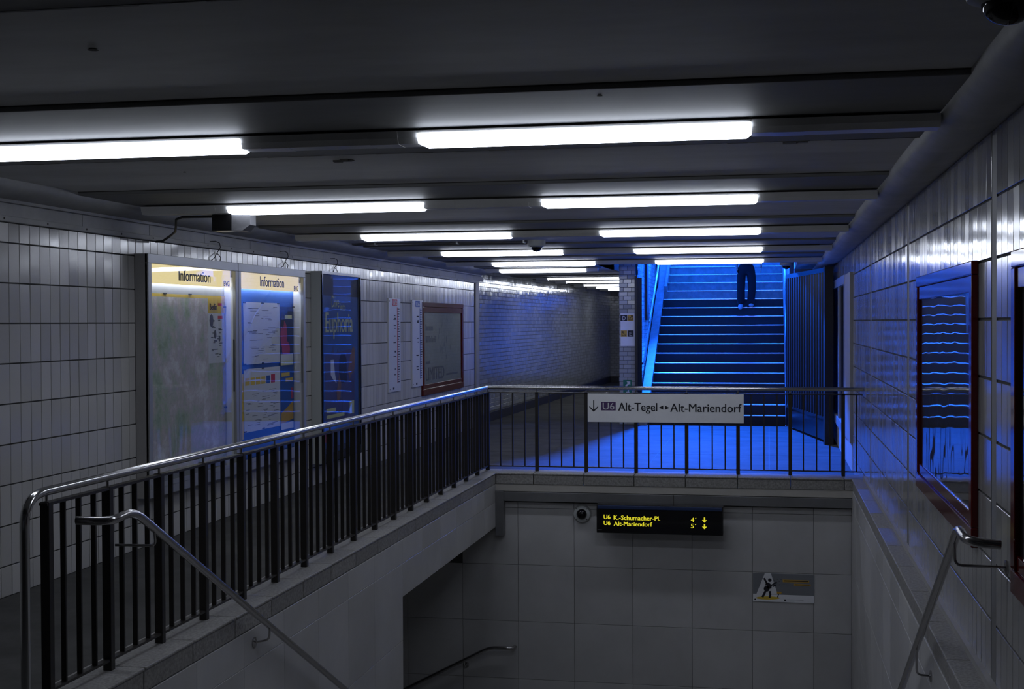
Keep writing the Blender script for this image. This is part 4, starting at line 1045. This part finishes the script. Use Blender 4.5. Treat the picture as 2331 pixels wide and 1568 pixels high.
# ------------------------------------------------------------------ street stairs
SX0, SX1, SY, RI, RU = -2.17, 0.285, 23.90, 0.18, 0.30
ss = thing('street_stairs', (-0.95, SY, ZF), 'wide flight of stairs in blue light leading up behind the far railing', 'stairs')
NS = 21
for k in range(1, NS + 1):
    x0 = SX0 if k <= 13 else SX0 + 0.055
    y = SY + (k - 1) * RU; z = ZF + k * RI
    m_ = 'stepshaded' if k <= 13 else 'steplit'  # lower steps coloured as shaded, upper ones as lit
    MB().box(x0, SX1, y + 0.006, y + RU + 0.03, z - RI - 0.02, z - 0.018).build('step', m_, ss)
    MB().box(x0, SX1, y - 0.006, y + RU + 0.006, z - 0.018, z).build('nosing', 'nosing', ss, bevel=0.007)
    if k > 1:
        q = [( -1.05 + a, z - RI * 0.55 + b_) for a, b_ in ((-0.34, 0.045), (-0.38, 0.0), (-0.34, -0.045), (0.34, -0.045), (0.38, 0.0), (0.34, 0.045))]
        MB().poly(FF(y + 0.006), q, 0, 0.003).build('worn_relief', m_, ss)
mb = MB(); mb.prism([(SY + 0.1, -0.6), (SY + NS * RU, ZF + NS * RI - 0.4), (SY + NS * RU, -0.6)], SX0, SX1, 'x'); mb.build('flight_core', 'concrete', ss)
# sloping stone kerbs (stringers) at both sides
def stringer(x0, x1, h):
    mb = MB(); mb.prism([(SY - 0.12, ZF), (SY - 0.12, ZF + h), (SY + NS * RU, ZF + NS * RI + h), (SY + NS * RU, ZF)], x0, x1, 'x'); return mb
stringer(-2.33, SX0 - 0.002, 0.16).build('stringer', 'steplit', ss)
stringer(SX1 + 0.002, 0.345, 0.14).build('stringer', 'steplit', ss)
MB().prism([(SY + 13 * RU, ZF + 12 * RI), (SY + 13 * RU, ZF + 14 * RI + .1), (SY + NS * RU, ZF + NS * RI + .16), (SY + NS * RU, ZF + NS * RI - .3)], SX0, SX0 + 0.053, 'x').build('stringer', 'steplit', ss)
# shaft walls
wst = struct(MB().box(PX1 - 0.25, -2.352, PY + 0.3, 33.0, 2.6, 5.2).build('wall_stairs_left', 'brickgrout')); tag(wst, 'white brick wall on the left of the blue stairs')
mb = MB(); r = 0; z = ZF
while z < 5.1:
    u = PY + 0.02 + (0.075 if r % 2 else 0)
    while u < 31.5:
        mb.tile(FL(-2.355), u + 0.003, u + 0.147, z + 0.003, z + 0.075, 0, 0.006, 0.002, (random.gauss(0, 0.006), random.gauss(0, 0.006))); u += 0.15
    z += 0.078; r += 1
o = mb.build('brick_field', 'brick', wst); o['kind'] = 'stuff'
for y in (25.35, 27.9):
    MB().box(-2.349, -2.31, y, y + 0.35, ZF + 1.9, 4.9).build('steel_strip', 'gate', wst)
mw = MB(); mw.box(0.36, 0.6, 23.95, 33.0, -0.5, 5.2); wsr2 = struct(mw.build('wall_stairs_right', 'brickgrout')); tag(wsr2, 'white brick wall on the right of the blue stairs')
mb = MB(); r = 0; z = ZF
while z < 5.1:
    u = 23.96 + (0.075 if r % 2 else 0)
    while u < 31.5:
        mb.tile(FR(0.36), u + 0.003, u + 0.147, z + 0.003, z + 0.075, 0, 0.006, 0.002, (random.gauss(0, 0.006), random.gauss(0, 0.006))); u += 0.15
    z += 0.078; r += 1
o = mb.build('brick_field', 'brick', wsr2); o['kind'] = 'stuff'
struct(MB().box(-4.5, 2.6, SY + NS * RU + 0.04, 38.0, 3.2, ZF + NS * RI).build('floor', 'concrete'))
up = MB(); up.box(-2.8, 0.6, 23.6, 27.5, 4.45, 4.6); up.box(-2.8, 0.6, 23.6, 23.9, 2.95, 4.6)
struct(up.build('ceiling', 'concrete'))
# stair handrails
for x, lab in ((-2.245, 'glinting steel handrail on the left of the blue street stairs'), (0.315, 'glinting steel handrail on the right of the blue street stairs')):
    h = thing('handrail', (x, 26, 2.0), lab, 'handrail')
    sgn = -1 if x < 0 else 1
    a = Vector((x, 24.05, ZF + 0.18 + 0.95)); b_ = Vector((x, 30.2, ZF + 0.18 + 0.95 + 6.15 * 0.6))
    MB().tube([a + Vector((sgn * 0.09, -0.02, -0.02)), a + Vector((sgn * 0.02, -0.03, -0.02)), a, b_], 0.024, 14).build('rail', 'steel2', h, smooth=True)
    for t_ in (0.1, 0.35, 0.6, 0.85):
        p = a.lerp(b_, t_)
        MB().tube([p + Vector((sgn * 0.085, 0, -0.10)), p + Vector((0, 0, -0.10)), p + Vector((0, 0, -0.02))], 0.008, 8).build('bracket', 'steel', h)
# lamp housing that holds the floodlight
fh = thing('floodlight', (FLOOD.x, FLOOD.y + 0.05, FLOOD.z), 'long blue floodlight under the canopy over the street stairs', 'lamp')
nf = (Vector((-1.05, 18.2, -0.17)) - FLOOD).normalized()
cc = FLOOD - nf * 0.06; v_ = Vector((1, 0, 0)).cross(nf)
def FX(u, v, n): return cc + Vector((1, 0, 0)) * u + v_ * v + nf * n
MB().fbox(FX, -0.38, 0.38, -0.13, 0.13, -0.08, 0.05).build('housing', 'black', fh)
for x in (-1.95, -1.6): MB().box(x - 0.03, x + 0.03, 27.50, 27.80, 4.33, 4.45).build('arm', 'black', fh)

# ------------------------------------------------------------------ folded gate leaves
def gate(h, e, z0, z1, nb, label, th=0.05):
    h, e = Vector((*h, 0)), Vector((*e, 0)); d = (e - h).normalized(); n = Vector((d.y, -d.x, 0)); L = (e - h).length
    t = thing('gate', (h.x, h.y, z0), label, 'gate')
    def G(u, v, q): return h + d * u + n * q + Vector((0, 0, v))
    fr_ = MB(); fr_.fbox(G, 0, L, z1 - 0.07, z1, -th / 2, th / 2); fr_.fbox(G, 0, 0.06, z0, z1 - .07, -th / 2, th / 2); fr_.fbox(G, L - 0.06, L, z0, z1 - .07, -th / 2, th / 2); fr_.fbox(G, 0.06, L - .06, z0 + 0.32, z0 + 0.36, -th / 2, th / 2)
    fr_.build('frame', 'gate', t)
    MB().fbox(G, 0.06, L - 0.06, z0, z0 + 0.32, -0.012, 0.012).build('kick_panel', 'gate', t)
    MB().fbox(G, 0.05, L - 0.05, z0 + .36, z1 - .07, -0.024, -0.018).build('back_sheet', 'blackgloss', t)
    for k in range(nb):
        u = 0.06 + (L - 0.12) * (k + 0.5) / nb
        w = (L - .12) / nb * 0.28
        MB().poly(lambda a, b, q: G(a, z0 + .36 if q == 0 else z1 - .07, b), [(u - w, -0.016), (u - w * .5, 0.03), (u + w * .5, 0.03), (u + w, -0.016)], 0, 1).build('bar', 'gate', t)
    return t, G, L
g1, G1, L1 = gate((0.31, 23.55), (0.885, 20.42), -0.13, 2.515, 16, 'tall dark blue steel gate leaf standing open right of the stairs')
MB().fbox(G1, L1, L1 + 0.10, ZF, 2.52, -0.05, 0.08).build('lock_post', 'black', g1)
MB().fbox(G1, L1 - 0.05, L1 - 0.02, 0.98, 1.12, 0.025, 0.04).build('lock_plate', 'steel', g1)
g2, G2, L2 = gate((-2.385, 23.80), (-2.27, 23.83), -0.13, 2.50, 2, 'dark steel gate leaf folded against the pillar left of the stairs')
MB().box(-2.392, -2.34, 23.76, 23.86, ZF, 2.53).build('hinge_post', 'black', g2)

# ------------------------------------------------------------------ person coming down the stairs
def skin(name, pts, edges, rad, m, parent, root=0, sub=2):
    me = bpy.data.meshes.new(name); o = off(parent)
    me.from_pydata([Vector(p) - o for p in pts], edges, [])
    ob = bpy.data.objects.new(name, me); COL.objects.link(ob)
    md = ob.modifiers.new('s', 'SKIN'); md.use_smooth_shade = True
    for i, v in enumerate(me.skin_vertices[0].data):
        r_ = rad[i]; v.radius = (r_, r_) if not isinstance(r_, tuple) else r_; v.use_root = (i == root)
    sb = ob.modifiers.new('b', 'SUBSURF'); sb.levels = sub; sb.render_levels = sub
    dg = bpy.context.evaluated_depsgraph_get()
    me2 = bpy.data.meshes.new_from_object(ob.evaluated_get(dg))
    bpy.data.objects.remove(ob)
    me2.name = name; me2.materials.clear(); me2.materials.append(T[m])
    for p in me2.polygons: p.use_smooth = True
    ob2 = bpy.data.objects.new(name, me2); ob2.parent = parent; OFF[ob2.name] = o; COL.objects.link(ob2)
    return ob2
Zt = ZF + 12 * RI; PYy = 27.28; PXc = -0.46
pe = thing('person', (PXc, PYy, Zt), 'person in dark trousers and pale shoes walking down the blue stairs', 'person')
V = lambda x, y, z: (PXc + x, PYy + y, Zt + z)
body = [V(0, 0.06, 0.80), V(0, 0.05, 0.98), V(0, 0.04, 1.16), V(0, 0.05, 1.30), V(0, 0.03, 1.38), V(0, 0.0, 1.48), V(0, -0.01, 1.57),
        V(-0.16, 0.05, 1.27), V(-0.20, 0.06, 1.02), V(-0.19, 0.00, 0.83), V(0.16, 0.05, 1.27), V(0.24, 0.05, 1.03), V(0.305, -0.02, 0.86),
        V(-0.09, 0.05, 0.74), V(-0.095, 0.02, 0.42), V(-0.095, 0.02, 0.10), V(0.09, 0.05, 0.74), V(0.105, 0.04, 0.42), V(0.085, 0.06, 0.09)]
be = [(0, 1), (1, 2), (2, 3), (3, 4), (4, 5), (5, 6), (3, 7), (7, 8), (8, 9), (3, 10), (10, 11), (11, 12), (0, 13), (13, 14), (14, 15), (0, 16), (16, 17), (17, 18)]
brad = [0.12, 0.11, 0.125, 0.09, 0.05, 0.085, 0.075, 0.055, 0.042, 0.028, 0.055, 0.042, 0.028, 0.085, 0.055, 0.04, 0.085, 0.055, 0.04]
# hands: palm plus five finger chains grown from the wrists
def hand(w, s):
    w = Vector(w); b0 = len(body)
    P = [w + Vector((0.0, -0.01, -0.045)), w + Vector((0.0, -0.015, -0.085))]
    idx = 9 if s < 0 else 12
    body.append(tuple(P[0])); brad.append(0.026); be.append((idx, b0))
    for q, (dy, ln) in enumerate(((-0.033, 0.060), (-0.011, 0.070), (0.011, 0.064), (0.033, 0.050))):
        a = len(body)
        body.append(tuple(P[0] + Vector((0, dy, -0.045)))); brad.append(0.0095); be.append((b0, a))
        body.append(tuple(P[0] + Vector((-s * 0.012, dy * 1.1, -0.045 - ln * 0.55)))); brad.append(0.0085); be.append((a, a + 1))
        body.append(tuple(P[0] + Vector((-s * 0.03, dy * 1.1, -0.045 - ln)))); brad.append(0.0075); be.append((a + 1, a + 2))
    a = len(body)
    body.append(tuple(w + Vector((-s * 0.012, -0.045, -0.035)))); brad.append(0.011); be.append((b0, a))
    body.append(tuple(w + Vector((-s * 0.02, -0.062, -0.075)))); brad.append(0.0085); be.append((a, a + 1))
hand(body[9], -1); hand(body[12], 1)
skin('body', body, be, brad, 'skin', pe, 0, 1)
tp = [V(0, 0.06, 0.84), V(0, 0.06, 0.92), V(-0.095, 0.05, 0.74), V(-0.105, 0.02, 0.42), V(-0.105, 0.03, 0.16), V(-0.105, 0.03, 0.05), V(0.095, 0.05, 0.74), V(0.12, 0.04, 0.42), V(0.098, 0.06, 0.16), V(0.096, 0.06, 0.045)]
skin('trousers', tp, [(0, 1), (0, 2), (2, 3), (3, 4), (4, 5), (0, 6), (6, 7), (7, 8), (8, 9)], [0.15, 0.14, 0.105, 0.090, 0.088, 0.095, 0.105, 0.088, 0.085, 0.092], 'jeans', pe)
jk = [V(0, 0.06, 0.90), V(0, 0.05, 1.02), V(0, 0.04, 1.18), V(0, 0.05, 1.31), V(-0.17, 0.05, 1.28), V(-0.21, 0.06, 1.03), V(-0.20, 0.01, 0.88), V(0.17, 0.05, 1.28), V(0.25, 0.05, 1.04), V(0.30, 0.0, 0.91)]
skin('jacket', jk, [(0, 1), (1, 2), (2, 3), (3, 4), (4, 5), (5, 6), (3, 7), (7, 8), (8, 9)], [0.155, 0.145, 0.16, 0.11, 0.075, 0.06, 0.055, 0.075, 0.06, 0.055], 'jacket', pe)
skin('hair', [V(0, 0.04, 1.47), V(0, 0.035, 1.58), V(0, -0.01, 1.62)], [(0, 1), (1, 2)], [0.085, 0.088, 0.07], 'hair', pe)
fc = MB()
for s in (-1, 1): fc.lathe([(0.011 * math.cos(a), 0.011 * math.sin(a)) for a in [math.pi / 2 * k / 4 for k in range(5)]], V(s * 0.032, -0.085, 1.515), (0, -1, 0), 10)
fc.build('eyes', 'dark1', pe)
skin('face', [V(0, -0.075, 1.50), V(0, -0.10, 1.475), V(0, -0.085, 1.44)], [(0, 1), (1, 2)], [0.014, 0.016, 0.02], 'skin', pe)
shp = [V(-0.105, 0.06, 0.035), V(-0.11, -0.05, 0.03), V(-0.115, -0.16, -0.005), V(-0.115, -0.22, -0.03)]
skin('shoe', shp, [(0, 1), (1, 2), (2, 3)], [(0.05, 0.042), (0.055, 0.042), (0.052, 0.038), (0.040, 0.028)], 'shoe', pe, 0, 2)
shp = [V(0.098, 0.10, 0.045), V(0.10, 0.02, 0.042), V(0.105, -0.06, 0.036), V(0.105, -0.10, 0.033)]
skin('shoe', shp, [(0, 1), (1, 2), (2, 3)], [(0.048, 0.04), (0.054, 0.042), (0.052, 0.038), (0.040, 0.03)], 'shoe', pe, 0, 2)
